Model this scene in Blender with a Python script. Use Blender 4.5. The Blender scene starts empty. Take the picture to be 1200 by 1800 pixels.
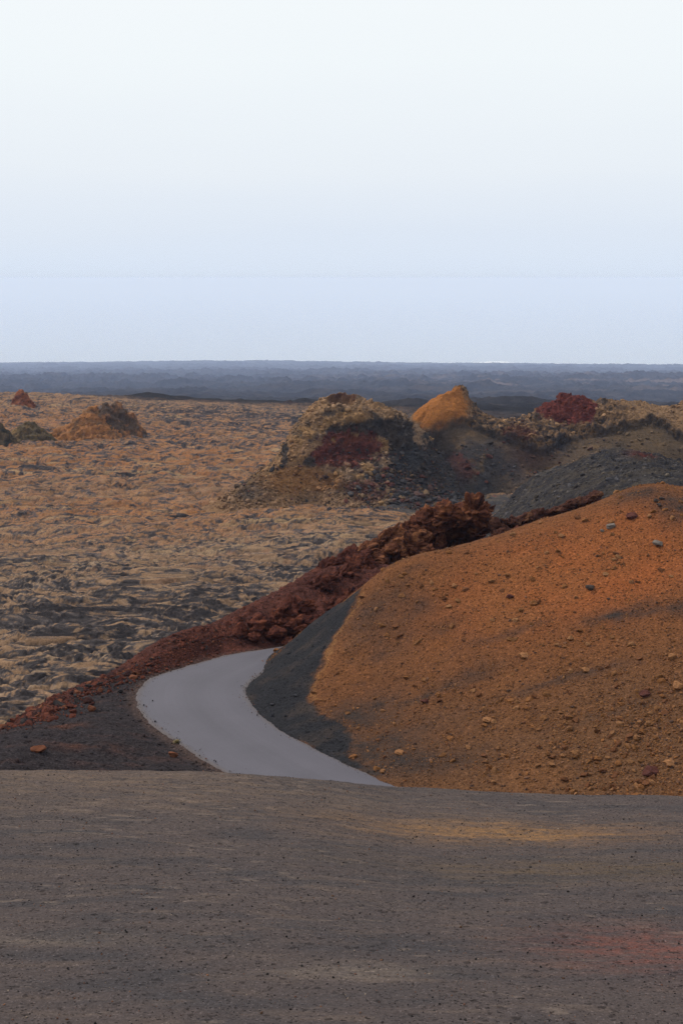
import bpy, math, time
import numpy as np
T0 = time.time()
R = math.radians
scene = bpy.context.scene

# ------------------------------------------------------------------ camera, world, sun, exposure
PITCH = 9.31
cam_data = bpy.data.cameras.new('camera')
cam_data.sensor_fit = 'VERTICAL'; cam_data.sensor_height = 36.0; cam_data.lens = 50.0
cam_data.clip_start = 0.1; cam_data.clip_end = 200000.0
cam = bpy.data.objects.new('camera', cam_data)
scene.collection.objects.link(cam)
cam.location = (0, 0, 0); cam.rotation_euler = (R(90 - PITCH), 0, 0)
scene.camera = cam

SUN_EL, SUN_AZ = 42.0, -68.0          # azimuth from the view direction, negative = left
SUN_POWER, SUN_ANGLE = 3.1, 5.0
ZENITH = 1.4
ALB = .58                              # overall scale of the rock albedos
world = bpy.data.worlds.new('World'); scene.world = world
world.use_nodes = True
wn, wl = world.node_tree.nodes, world.node_tree.links
wn.clear()
w_out = wn.new('ShaderNodeOutputWorld'); w_bg = wn.new('ShaderNodeBackground')
w_sky = wn.new('ShaderNodeTexSky'); w_sky.sky_type = 'NISHITA'; w_sky.sun_disc = False
w_sky.sun_elevation = R(SUN_EL); w_sky.sun_rotation = R(SUN_AZ)
w_sky.air_density = 1.5; w_sky.dust_density = 6.0
w_tc = wn.new('ShaderNodeTexCoord'); w_sep = wn.new('ShaderNodeSeparateXYZ')
w_ramp = wn.new('ShaderNodeValToRGB')
w_map = wn.new('ShaderNodeMapping'); w_map.inputs['Scale'].default_value = (1.5, 1.5, 14.0)
w_noise = wn.new('ShaderNodeTexNoise'); w_noise.inputs['Scale'].default_value = 1.6; w_noise.inputs['Detail'].default_value = 5
w_ms = wn.new('ShaderNodeMath'); w_ms.operation = 'MULTIPLY_ADD'; w_ms.inputs[1].default_value = 0.035
wl.new(w_tc.outputs['Generated'], w_sep.inputs[0])
wl.new(w_tc.outputs['Generated'], w_map.inputs[0]); wl.new(w_map.outputs[0], w_noise.inputs['Vector'])
w_nm = wn.new('ShaderNodeMath'); w_nm.operation = 'SUBTRACT'; w_nm.inputs[1].default_value = 0.5
wl.new(w_noise.outputs[0], w_nm.inputs[0]); wl.new(w_nm.outputs[0], w_ms.inputs[0]); wl.new(w_sep.outputs[2], w_ms.inputs[2])
wl.new(w_ms.outputs[0], w_ramp.inputs[0])
SKY = [(0.0, (.730, .826, .968)), (.03, (.760, .838, .948)), (.075, (.838, .897, .962)), (.14, (.905, .96, .993)), (.22, (.94, .978, 1.0)), (1.0, (.95, .97, 1.0))]
cr = w_ramp.color_ramp
for i, (p, c) in enumerate(SKY):
    e = cr.elements[i] if i < 2 else cr.elements.new(p)
    e.position = p; e.color = (*c, 1)
cr.interpolation = 'LINEAR'
w_scale = wn.new('ShaderNodeMix'); w_scale.data_type = 'RGBA'; w_scale.blend_type = 'MULTIPLY'; w_scale.inputs[0].default_value = 1.0
w_scale.inputs[7].default_value = (.09, .09, .09, 1)
wl.new(w_sky.outputs[0], w_scale.inputs[6])
w_mix = wn.new('ShaderNodeMix'); w_mix.data_type = 'RGBA'; w_mix.inputs[0].default_value = 0.96
wl.new(w_scale.outputs[2], w_mix.inputs[6]); wl.new(w_ramp.outputs[0], w_mix.inputs[7])
wl.new(w_mix.outputs[2], w_bg.inputs[0])
w_up = wn.new('ShaderNodeMapRange'); w_up.interpolation_type = 'SMOOTHSTEP'      # an overcast sky is brightest overhead
w_up.inputs[1].default_value = .25; w_up.inputs[2].default_value = .95; w_up.inputs[3].default_value = 1.0; w_up.inputs[4].default_value = ZENITH
wl.new(w_sep.outputs[2], w_up.inputs[0]); wl.new(w_up.outputs[0], w_bg.inputs[1])
wl.new(w_bg.outputs[0], w_out.inputs[0])

sd = bpy.data.lights.new('sun', 'SUN'); sd.energy = SUN_POWER; sd.angle = R(SUN_ANGLE); sd.color = (1.0, .93, .84)
sun = bpy.data.objects.new('sun', sd); scene.collection.objects.link(sun)
from mathutils import Vector, Matrix
sv = Vector((math.cos(R(SUN_EL)) * math.sin(R(SUN_AZ)), math.cos(R(SUN_EL)) * math.cos(R(SUN_AZ)), math.sin(R(SUN_EL))))
sun.rotation_euler = (-sv).to_track_quat('-Z', 'Y').to_euler()

scene.view_settings.view_transform = 'Standard'; scene.view_settings.look = 'None'
scene.view_settings.exposure = 0.0; scene.view_settings.gamma = 1.0
scene.cycles.use_denoising = True; scene.cycles.denoising_prefilter = 'NONE'; scene.cycles.use_adaptive_sampling = False
scene.cycles.max_bounces = 6; scene.cycles.diffuse_bounces = 2; scene.cycles.volume_bounces = 2
scene.cycles.caustics_reflective = False; scene.cycles.caustics_refractive = False

# ------------------------------------------------------------------ maths helpers
F_PX = 2500.0
ct, st = math.cos(R(PITCH)), math.sin(R(PITCH))
def ray(px, py):
    u = (px - 600) / F_PX; v = (900 - py) / F_PX
    return np.array([u, ct + v * st, -st + v * ct])
def pr(px, py, r):                    # photo direction at horizontal range r
    d = ray(px, py); return d * (r / math.hypot(d[0], d[1]))
def pz(px, py, z):                    # photo direction down to height z
    d = ray(px, py); return d * (z / d[2])
def prz(px, r, z):                    # bearing of px, range and height given (hidden ground)
    d = ray(px, 900); d = d * (r / math.hypot(d[0], d[1])); return np.array([d[0], d[1], z])
def hit(px, py, fn, r0=8., r1=600.):
    d = ray(px, py); d = d / math.hypot(d[0], d[1])
    rr = np.geomspace(r0, r1, 6000)
    z = fn(d[0] * rr, d[1] * rr)
    k = np.argmax(z > d[2] * rr)
    if not (z > d[2] * rr).any(): k = 5999
    return np.array([d[0] * rr[k], d[1] * rr[k], z[k]])

rng0 = np.random.RandomState(7)
PERM = np.concatenate([rng0.permutation(256)] * 3).astype(np.int32)
_g = rng0.normal(size=(256, 3)); _g /= np.linalg.norm(_g, axis=1)[:, None]
GX, GY, GZ = (_g[:, i].astype(np.float32) for i in range(3))
RND = rng0.rand(256, 4).astype(np.float32)
CH = 150000
def chunked(f):
    def g(*a, **k):
        n = a[0].shape[0]
        if n <= CH: return f(*a, **k)
        parts = [f(*[v[i:i + CH] if isinstance(v, np.ndarray) else v for v in a], **k) for i in range(0, n, CH)]
        if isinstance(parts[0], tuple): return tuple(np.concatenate(q) for q in zip(*parts))
        return np.concatenate(parts)
    return g
@chunked
def noise(x, y, z):
    xi = np.floor(x); yi = np.floor(y); zi = np.floor(z)
    xf = (x - xi).astype(np.float32); yf = (y - yi).astype(np.float32); zf = (z - zi).astype(np.float32)
    X = xi.astype(np.int64) & 255; Y = yi.astype(np.int64) & 255; Z = zi.astype(np.int64) & 255
    u = xf ** 3 * (xf * (xf * 6 - 15) + 10); v = yf ** 3 * (yf * (yf * 6 - 15) + 10); w = zf ** 3 * (zf * (zf * 6 - 15) + 10)
    def gr(dx, dy, dz):
        h = PERM[PERM[PERM[X + dx] + Y + dy] + Z + dz]
        return GX[h] * (xf - dx) + GY[h] * (yf - dy) + GZ[h] * (zf - dz)
    a = gr(0, 0, 0); a = a + u * (gr(1, 0, 0) - a)
    b = gr(0, 1, 0); b = b + u * (gr(1, 1, 0) - b)
    c = gr(0, 0, 1); c = c + u * (gr(1, 0, 1) - c)
    d = gr(0, 1, 1); d = d + u * (gr(1, 1, 1) - d)
    a = a + v * (b - a); c = c + v * (d - c)
    return (a + w * (c - a)) * 1.6
def n2(x, y, s=0.0): return noise(x, y, np.full_like(x, s + .37))
def fbm(x, y, z, o=4, lac=2.03, g=.5):
    t = 0; a = 1.0; tot = 0
    for i in range(o):
        t = t + a * noise(x + 13.1 * i, y + 7.7 * i, z + 3.3 * i); tot += a; a *= g
        x = x * lac; y = y * lac; z = z * lac
    return t / tot
def fb2(x, y, s=0., o=4, g=.5): return fbm(x, y, np.full_like(x, s * 11.3 + .37), o, g=g)
def ridged(x, y, z, o=4, lac=2.1, g=.55):
    t = 0; a = 1.0; tot = 0
    for i in range(o):
        t = t + a * (1 - np.abs(noise(x + 5.1 * i, y + 9.7 * i, z + 2.3 * i)) * 2.2); tot += a; a *= g
        x = x * lac; y = y * lac; z = z * lac
    return t / tot
@chunked
def voro(x, y, seed=0):
    """nearest cell: edge distance, random a, offsets dx dy, random b"""
    xi = np.floor(x).astype(np.int64); yi = np.floor(y).astype(np.int64)
    f1 = np.full(x.shape, 9., np.float32); f2 = f1.copy()
    ra = np.zeros_like(f1); rb = ra.copy(); dx1 = ra.copy(); dy1 = ra.copy()
    for i in (-1, 0, 1):
        for j in (-1, 0, 1):
            h = PERM[PERM[((xi + i) & 255)] + ((yi + j + seed * 17) & 255)]
            q = RND[h]
            dx = (x - xi - i - q[:, 0]).astype(np.float32); dy = (y - yi - j - q[:, 1]).astype(np.float32)
            d = np.sqrt(dx * dx + dy * dy)
            m = d < f1
            f2 = np.where(m, f1, np.minimum(f2, d)); f1 = np.where(m, d, f1)
            ra = np.where(m, q[:, 2], ra); rb = np.where(m, q[:, 3], rb); dx1 = np.where(m, dx, dx1); dy1 = np.where(m, dy, dy1)
    return f2 - f1, ra, rb, dx1, dy1
def ss(a, b, x):
    t = np.clip((x - a) / (b - a), 0, 1); return t * t * (3 - 2 * t)
def mixc(c, d, m):
    return c + (np.asarray(d, np.float32) - c) * m[:, None]

class TPS:
    def __init__(s, pts, lam=0.0):
        P = np.array(pts, float); s.c = P[:, :2].mean(0); s.sc = P[:, :2].std()
        s.p = (P[:, :2] - s.c) / s.sc; n = len(P)
        s.off = P[:, 2].mean()
        d = np.linalg.norm(s.p[:, None] - s.p[None], axis=2)
        K = s.k(d) + lam * np.eye(n)
        Q = np.hstack([np.ones((n, 1)), s.p])
        A = np.block([[K, Q], [Q.T, np.zeros((3, 3))]])
        s.w = np.linalg.solve(A, np.concatenate([P[:, 2] - s.off, np.zeros(3)]))
    @staticmethod
    def k(d): return np.where(d > 1e-9, d * d * np.log(np.maximum(d, 1e-9)), 0)
    def __call__(s, x, y):
        x = np.asarray(x, float); y = np.asarray(y, float); out = np.empty(x.shape)
        for i in range(0, len(x), 60000):
            q = np.stack([(x[i:i + 60000] - s.c[0]) / s.sc, (y[i:i + 60000] - s.c[1]) / s.sc], 1)
            acc = s.w[-3] + q @ s.w[-2:]
            for j in range(len(s.p)):
                d = (q[:, 0] - s.p[j, 0]) ** 2 + (q[:, 1] - s.p[j, 1]) ** 2
                acc += s.w[j] * 0.5 * d * np.log(np.maximum(d, 1e-12))
            out[i:i + 60000] = acc + s.off
        return out
def poly_sd(x, y, poly):              # signed distance, negative inside
    P = np.array(poly)[:, :2]; n = len(P)
    d = np.full(x.shape, 1e18); ins = np.zeros(x.shape, bool)
    for i in range(n):
        a = P[i]; b = P[(i + 1) % n]; e = b - a; wx = x - a[0]; wy = y - a[1]
        t = np.clip((wx * e[0] + wy * e[1]) / max(e @ e, 1e-9), 0, 1)
        d = np.minimum(d, (wx - e[0] * t) ** 2 + (wy - e[1] * t) ** 2)
        if a[1] != b[1]:
            c = ((a[1] > y) != (b[1] > y)) & (x < (b[0] - a[0]) * (y - a[1]) / (b[1] - a[1]) + a[0])
            ins ^= c
    return np.where(ins, -1, 1) * np.sqrt(d)
def line_d(x, y, pts):                # distance to an open polyline and position along it
    P = np.array(pts)[:, :2]; d = np.full(x.shape, 1e18); s = np.zeros(x.shape)
    for i in range(len(P) - 1):
        a, b = P[i], P[i + 1]; e = b - a; wx = x - a[0]; wy = y - a[1]
        t = np.clip((wx * e[0] + wy * e[1]) / max(e @ e, 1e-9), 0, 1)
        q = (wx - e[0] * t) ** 2 + (wy - e[1] * t) ** 2
        m = q < d; d = np.where(m, q, d); s = np.where(m, i + t, s)
    return np.sqrt(d), s
def splat(x, y, c, rx, ry, rot=0.):
    a = x - c[0]; b = y - c[1]; cs, sn = math.cos(rot), math.sin(rot)
    return np.exp(-(((a * cs + b * sn) / rx) ** 2 + ((-a * sn + b * cs) / ry) ** 2))

# ------------------------------------------------------------------ materials
def mat_rock(name, bumps=((3., .05), (14., .03)), var=.25, vscale=6., rough=.97, spec=.04, speck=None):
    m = bpy.data.materials.new(name); m.use_nodes = True
    nt = m.node_tree; N, L = nt.nodes, nt.links
    b = N['Principled BSDF']; b.inputs['Roughness'].default_value = rough; b.inputs['Specular IOR Level'].default_value = spec
    at = N.new('ShaderNodeAttribute'); at.attribute_name = 'tint'
    geo = N.new('ShaderNodeTexCoord')
    ns = N.new('ShaderNodeTexNoise'); ns.inputs['Scale'].default_value = vscale; ns.inputs['Detail'].default_value = 6; ns.inputs['Roughness'].default_value = .7
    L.new(geo.outputs['Object'], ns.inputs['Vector'])
    mr = N.new('ShaderNodeMapRange'); mr.inputs[1].default_value = .25; mr.inputs[2].default_value = .75
    mr.inputs[3].default_value = 1 - var; mr.inputs[4].default_value = 1 + var
    L.new(ns.outputs[0], mr.inputs[0])
    mx = N.new('ShaderNodeVectorMath'); mx.operation = 'SCALE'
    L.new(at.outputs['Color'], mx.inputs[0]); L.new(mr.outputs[0], mx.inputs['Scale'])
    col = mx.outputs[0]
    if speck:
        for sc, thr, c in speck:
            v = N.new('ShaderNodeTexVoronoi'); v.inputs['Scale'].default_value = sc
            L.new(geo.outputs['Object'], v.inputs['Vector'])
            sp = N.new('ShaderNodeSeparateColor'); L.new(v.outputs['Color'], sp.inputs[0])
            g = N.new('ShaderNodeMath'); g.operation = 'GREATER_THAN'; g.inputs[1].default_value = thr; L.new(sp.outputs[0], g.inputs[0])
            mm = N.new('ShaderNodeMix'); mm.data_type = 'RGBA'; sc2 = N.new('ShaderNodeVectorMath'); sc2.operation = 'SCALE'; sc2.inputs['Scale'].default_value = c
            L.new(col, sc2.inputs[0]); L.new(sc2.outputs[0], mm.inputs[7])
            L.new(g.outputs[0], mm.inputs[0]); L.new(col, mm.inputs[6]); col = mm.outputs[2]
    L.new(col, b.inputs['Base Color'])
    prev = None
    for sc, dist in bumps:
        n = N.new('ShaderNodeTexNoise'); n.inputs['Scale'].default_value = sc; n.inputs['Detail'].default_value = 8; n.inputs['Roughness'].default_value = .62
        L.new(geo.outputs['Object'], n.inputs['Vector'])
        bp = N.new('ShaderNodeBump'); bp.inputs['Distance'].default_value = dist; bp.inputs['Strength'].default_value = 1.0
        L.new(n.outputs[0], bp.inputs['Height'])
        if prev: L.new(prev, bp.inputs['Normal'])
        prev = bp.outputs[0]
    L.new(prev, b.inputs['Normal'])
    return m

# ------------------------------------------------------------------ mesh helpers
def link(name, me, m, parent=None, **props):
    o = bpy.data.objects.new(name, me); scene.collection.objects.link(o)
    if m is not None and not me.materials: me.materials.append(m)
    if parent: o.parent = parent
    for k, v in props.items(): o[k] = v
    return o
def mesh_np(name, V, Fq, C=None, smooth=True):
    me = bpy.data.meshes.new(name)
    V = np.ascontiguousarray(V, np.float32); Fq = np.ascontiguousarray(Fq, np.int32)
    nv, nf, k = len(V), len(Fq), Fq.shape[1]
    me.vertices.add(nv); me.vertices.foreach_set('co', V.ravel())
    me.loops.add(nf * k); me.loops.foreach_set('vertex_index', Fq.ravel())
    me.polygons.add(nf); me.polygons.foreach_set('loop_start', np.arange(0, nf * k, k, dtype=np.int32))
    me.polygons.foreach_set('use_smooth', np.full(nf, smooth, bool))
    if C is not None:
        ca = me.color_attributes.new('tint', 'FLOAT_COLOR', 'POINT')
        rgba = np.ones((nv, 4), np.float32); rgba[:, :3] = np.clip(C * ALB, 0.002, 1); ca.data.foreach_set('color', rgba.ravel())
    me.update(calc_edges=True); me.validate()
    return me
def grid_faces(nr, nc, keep=None):
    idx = np.arange(nr * nc).reshape(nr, nc)
    q = np.stack([idx[:-1, :-1], idx[:-1, 1:], idx[1:, 1:], idx[1:, :-1]], -1).reshape(-1, 4)
    if keep is not None:
        q = q[keep[q].any(1)]
    return q
def compact(V, Fq, C):
    used = np.zeros(len(V), bool); used[Fq.ravel()] = True
    mp = np.cumsum(used) - 1
    return V[used], mp[Fq], C[used]
def fan(r_edges, az):                 # ranges x bearings (degrees)
    rr, aa = np.meshgrid(np.asarray(r_edges), np.radians(az), indexing='ij')
    return (rr * np.sin(aa)).ravel(), (rr * np.cos(aa)).ravel(), len(r_edges), len(az)
def azs(fine, lim=14.6, wide=38.):
    c = np.arange(-lim, lim + 1e-6, fine)
    k = int(14); e = lim + (wide - lim) * (np.arange(1, k + 1) / k) ** 1.4
    return np.concatenate([-e[::-1], c, e])
SURFS = []
def surf(name, x, y, nr, nc, height, disp, color, m, below=None, margin=.6, **props):
    """height(x,y) -> z; disp(x,y,z) -> displacement along the normal; faces deep under `below` are dropped"""
    z = height(x, y)
    V = np.stack([x, y, z], 1)
    if disp is not None:
        g = V.reshape(nr, nc, 3)
        a = np.gradient(g, axis=0); b = np.gradient(g, axis=1)
        n = np.cross(b, a).reshape(-1, 3); n /= np.maximum(np.linalg.norm(n, axis=1), 1e-9)[:, None]
        n[n[:, 2] < 0] *= -1
        V = V + n * disp(x, y, z)[:, None]
    C = color(V[:, 0], V[:, 1], V[:, 2]).astype(np.float32)
    keep = None
    if below is not None: keep = V[:, 2] > below(x, y) - margin
    Fq = grid_faces(nr, nc, keep)
    V, Fq, C = compact(V, Fq, C)
    me = mesh_np(name, V, Fq, C); SURFS.append((V, C, int(x.min()), int(y.min())))
    o = link(name, me, m, **props)
    print('%-16s %8d verts  %.1fs' % (name, len(V), time.time() - T0))
    return o
def col(n, c): return np.tile(np.array(c, np.float32), (n, 1))

# ------------------------------------------------------------------ terrain functions
RZ = -20.0
PL_R = np.array([0, 40, 62, 75, 110, 150, 213, 300, 400, 480, 540, 700, 1400, 2500, 4300, 7200, 10300, 13600, 13840, 24000.])
PL_Z = np.array([-22, -22.4, -22.8, -23.4, -26.2, -30, -34.8, -37.2, -38.6, -39.6, -44, -62, -122, -198, -305, -471, -626, -797, -826, -900.])
def pchip(xp, yp, x):                 # monotone cubic through the profile
    h = np.diff(xp); dl = np.diff(yp) / h; m = np.zeros(len(xp)); m[0] = dl[0]; m[-1] = dl[-1]
    for i in range(1, len(xp) - 1):
        m[i] = 0 if dl[i - 1] * dl[i] <= 0 else 2 * dl[i - 1] * dl[i] / (dl[i - 1] + dl[i])
    k = np.clip(np.searchsorted(xp, x) - 1, 0, len(xp) - 2); t = (x - xp[k]) / h[k]
    return (yp[k] * (1 + 2 * t) * (1 - t) ** 2 + h[k] * m[k] * t * (1 - t) ** 2 + yp[k + 1] * t * t * (3 - 2 * t) + h[k] * m[k + 1] * t * t * (t - 1))
hump = pr(520, 905, 190.); hump2 = pr(600, 930, 165.)
def plain_z(x, y):
    r = np.hypot(x, y); b = x / np.maximum(r, 1)
    z = pchip(PL_R, PL_Z, r)
    z = z - ss(300, 480, r) * (1 - ss(520, 800, r)) * 6.5 * np.clip((b + .17) / .25, -.4, 1.2)
    z = z + 2.6 * splat(x, y, hump, 20, 11) + 1.6 * splat(x, y, hump2, 12, 9)
    z = z + 1.2 * ss(90, 200, r) * n2(x / 60, y / 60, 3) * (1 - ss(10400, 13200, r))
    return z
def coast_z(x, y):
    r = np.hypot(x, y); b = x / np.maximum(r, 1)
    z = plain_z(x, y)
    far = ss(10000, 13400, r)
    z = z + far * (22 * (1 - ss(-.06, .10, b)) + 6 * n2(x / 1000, y / 1000, 5))
    z = z + ss(900, 2500, r) * (1 - ss(11600, 13200, r)) * (28 * fb2(x / 1600, y / 1000, 9, 4))
    return z

# --- foreground slope
FE = [(-600, 1325, 27), (-200, 1334, 27.5), (0, 1338, 28), (250, 1340, 28), (380, 1343, 28), (480, 1350, 28), (620, 1364, 28.5), (700, 1371, 29), (850, 1379, 29), (1000, 1383, 29), (1200, 1386, 29), (1500, 1390, 29), (1900, 1400, 29)]
fg_pts = [pr(*e) for e in FE]
fg_az = np.array([math.degrees(math.atan2(p[0], p[1])) for p in fg_pts]); fg_t = np.array([p[2] / math.hypot(p[0], p[1]) for p in fg_pts]); fg_r = np.array([e[2] for e in FE])
ZB = -math.tan(R(29.1)) * 13.0
def fg_macro(x, y):
    r = np.hypot(x, y); az = np.degrees(np.arctan2(x, y))
    re = np.interp(az, fg_az, fg_r); ze = np.interp(az, fg_az, fg_t) * re
    k = (ze - ZB) / (re - 13.0)                       # even slope from the frame's bottom to the lip
    z = ZB + k * (r - 13.0)
    roll = np.clip(r - (re - 2.0), 0, None)
    z = z - (0.10 * roll ** 2) * (roll < 4) - (1.6 + .8 * (roll - 4)) * (roll >= 4)
    z = z + .10 * roll * (roll < 2) + .2 * (roll >= 2)
    return np.maximum(z, -24.0)
def fg_z(x, y):
    return fg_macro(x, y) + .05 * n2(x / 2.3, y / 1.5, 1) + .022 * n2(x / .7, y / .35, 2) + .008 * n2(x / .16, y / .10, 4)

# --- bank between road and lava field
bank_pts = [pz(365, 1340, RZ), pz(280, 1285, RZ), pz(240, 1230, RZ), pz(270, 1190, RZ), pz(400, 1150, RZ), pz(500, 1137, RZ), pz(600, 1338, RZ), pz(490, 1280, RZ), pz(435, 1220, RZ), pz(470, 1180, RZ),
    pz(330, 1240, RZ), pz(420, 1300, RZ), prz(900, 50, RZ), prz(1400, 50, RZ), prz(1200, 60, RZ), prz(800, 65, RZ), prz(600, 76, RZ), prz(700, 80, RZ + .5), prz(900, 82, RZ + 1.5), prz(1200, 86, RZ + 2.5), prz(1500, 88, RZ + 3),
    pr(255, 1163, 73.0), pr(300, 1130, 75.), pr(350, 1101, 77.), pr(430, 1066, 80.), pr(500, 1032, 83.), pr(560, 1002, 86.), pr(640, 1012, 88.), pr(720, 1005, 90), pr(800, 985, 92), pr(870, 962, 93), pr(960, 936, 94), pr(1060, 915, 95), pr(1200, 905, 97),
    pr(200, 1187, 72.6), pr(120, 1216, 71.), pr(50, 1258, 69.0), pr(0, 1290, 66.8), pr(-150, 1330, 63),
    pr(100, 1335, 56.5), pr(-20, 1345, 56.0), pr(220, 1340, 57.), pr(150, 1260, 64.), pr(400, 1112, 77.5), pr(500, 1085, 79.), pr(600, 1052, 82.),
    prz(200, 82, -26), prz(300, 84, -26), prz(400, 88, -27), prz(500, 92, -27.5), prz(600, 97, -28), prz(700, 97, -26), prz(850, 99, -26), prz(1000, 102, -26), prz(1200, 112, -28), prz(50, 78, -26), prz(-150, 74, -26), prz(-400, 68, -26), prz(-400, 55, -24), prz(0, 45, -22), prz(500, 42, -21), prz(1200, 42, -21)]
bank_t = TPS(bank_pts, .0005)
# --- road edges
road_in = [(860, 1442), (760, 1405), (660, 1365), (600, 1338), (540, 1308), (490, 1280), (455, 1250), (436, 1222), (437, 1206), (452, 1192), (468, 1178), (485, 1155), (503, 1137)]
road_out = [(560, 1437), (455, 1387), (365, 1340), (320, 1310), (280, 1283), (252, 1257), (239, 1232), (244, 1210), (268, 1190), (330, 1170), (400, 1151), (450, 1143), (500, 1136.5)]
rin = [pz(px, py, RZ)[:2] for px, py in road_in]; rout = [pz(px, py, RZ)[:2] for px, py in road_out]
rin += [rin[-1] + np.array([3.0, 2.2]), rin[-1] + np.array([8., 3.2]), rin[-1] + np.array([16, 3.8])]
rout += [rout[-1] + np.array([3.0, 2.0]), rout[-1] + np.array([6.5, 5.2]), rout[-1] + np.array([16, 7.8])]
def crs(P, n=10):
    P = [np.asarray(p) for p in P]; P = [2 * P[0] - P[1]] + P + [2 * P[-1] - P[-2]]; out = []
    for i in range(1, len(P) - 2):
        for t in np.arange(n) / n:
            a, b, c, d = P[i - 1:i + 3]
            out.append(.5 * (2 * b + (c - a) * t + (2 * a - 5 * b + 4 * c - d) * t * t + (3 * b - a - 3 * c + d) * t ** 3))
    out.append(P[-2]); return np.array(out)
RIN, ROUT = crs(rin), crs(rout)
# skip the last few outline points, where both edges nearly meet behind the hill
road_poly = np.vstack([RIN, ROUT[::-1]])
def bank_z(x, y):
    z = bank_t(x, y)
    sdr = poly_sd(x, y, road_poly)
    z = z + (RZ - .06 - z) * (1 - ss(0.0, 1.6, sdr))                 # level bench under the road
    return z + ss(.1, 1.5, sdr) * (.12 * n2(x / 2.2, y / 2.2, 21) + .05 * n2(x / .6, y / .6, 22))

# --- orange cinder hill
hill_pts = [pz(660, 1365, RZ), pz(600, 1338, RZ), pz(540, 1308, RZ), pz(490, 1280, RZ), pz(455, 1250, RZ), pz(435, 1222, RZ), pz(437, 1205, RZ), pz(468, 1180, RZ), pz(503, 1137, RZ),
    pr(520, 1121, 74.8), pr(550, 1092, 74.), pr(600, 1061, 73.), pr(625, 1040, 72.2), pr(660, 1015, 71.6), pr(700, 990, 71.5), pr(760, 971, 72), pr(860, 946, 73), pr(950, 915, 74), pr(1060, 879, 75), pr(1100, 860, 75.5), pr(1135, 853, 76), pr(1200, 862, 76.5), pr(1300, 880, 77), pr(1450, 930, 77),
    pr(600, 1085, 70.2), pr(572, 1150, 67.0), pr(552, 1192, 65.6), pr(556, 1240, 63.2), pr(610, 1300, 59.3),
    pr(700, 1340, 56.), pr(700, 1200, 63.3), pr(800, 1300, 57.4), pr(800, 1150, 63.6), pr(1000, 1350, 54.3), pr(1000, 1200, 60.), pr(1000, 1050, 66.2), pr(1150, 1380, 52.5), pr(1150, 1200, 59.), pr(1150, 1000, 67.2), pr(1350, 1200, 58), pr(1350, 1380, 52),
    pr(850, 1000, 69.3), pr(680, 1080, 68.3), pr(500, 1225, 65.2), pr(530, 1150, 69.5),
    prz(800, 50, -20.6), prz(1000, 48, -20.6), prz(1200, 46, -20.6), prz(1500, 46, -20.6),
    prz(520, 78, -20.8), prz(600, 78.5, -20.8), prz(700, 79.5, -20.), prz(850, 81, -20.), prz(1000, 83, -19.), prz(1200, 86, -18.5), prz(1400, 87, -18.5)]
hill_t = TPS(hill_pts, .0005)
def hill_macro(x, y):
    return hill_t(x, y)
def hill_z(x, y):
    z = hill_t(x, y)
    return z + .10 * n2(x / 3.1, y / 3.1, 31) + .035 * n2(x / .8, y / .8, 32) + .02 * ridged(x / .35, y / .35, z / .35, 2)

# --- hornito cone
c1 = [pr(412, 866, 220), pr(440, 838, 223), pr(470, 802, 226), pr(500, 768, 228), pr(530, 738, 230), pr(555, 714, 231), pr(571, 704, 232), pr(600, 700, 237), pr(578, 702, 236.5), pr(621, 706, 236.5), pr(650, 706, 233), pr(672, 715, 231.5), pr(692, 735, 230.5), pr(712, 755, 229.5), pr(735, 765, 229.5), pr(756, 778, 230.5),
    pz(430, 872, -34.9), pz(480, 876, -35), pz(540, 884, -35), pz(600, 890, -35), pz(680, 892, -35), pz(740, 892, -35), pz(800, 884, -35), pz(370, 872, -35.3),
    pr(600, 728, 230.0), pr(582, 724, 230.3), pr(618, 723, 230.6), pr(560, 725, 229.8), pr(640, 722, 230.3), pr(600, 800, 225.), pr(540, 800, 224.6), pr(660, 800, 225), pr(700, 820, 225), pr(500, 830, 222.6), pr(750, 840, 226), pr(600, 850, 221.5),
    prz(375, 214, -37.4), prz(340, 232, -38), prz(400, 228, -37), prz(420, 240, -37.5), prz(500, 252, -38), prz(600, 256, -38), prz(700, 256, -38), prz(800, 250, -36), prz(600, 243, -28), prz(560, 241, -29), prz(650, 241, -29), prz(820, 232, -36), prz(330, 225, -36.5), prz(600, 210, -37), prz(450, 210, -37), prz(750, 210, -37)]
c1_t = TPS(c1, .0005)
crater_c = pr(597, 712, 233.1); alcove_c = pr(632, 780, 226.)
def cone_z(x, y):
    z = c1_t(x, y)
    rho = np.hypot((x - crater_c[0]) / 2.7, (y - crater_c[1]) / 2.3)
    z = z - 4.5 * (1 - ss(.35, 1.0, rho)) + .3 * np.exp(-((rho - 1.15) / .25) ** 2)
    z = z - 2.2 * splat(x, y, alcove_c, 4.6, 2.0) + .9 * splat(x, y, pr(650, 735, 229.5), 4, 1.2) - .6 * splat(x, y, pr(680, 760, 228), 2.5, 1.8)
    return z
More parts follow.
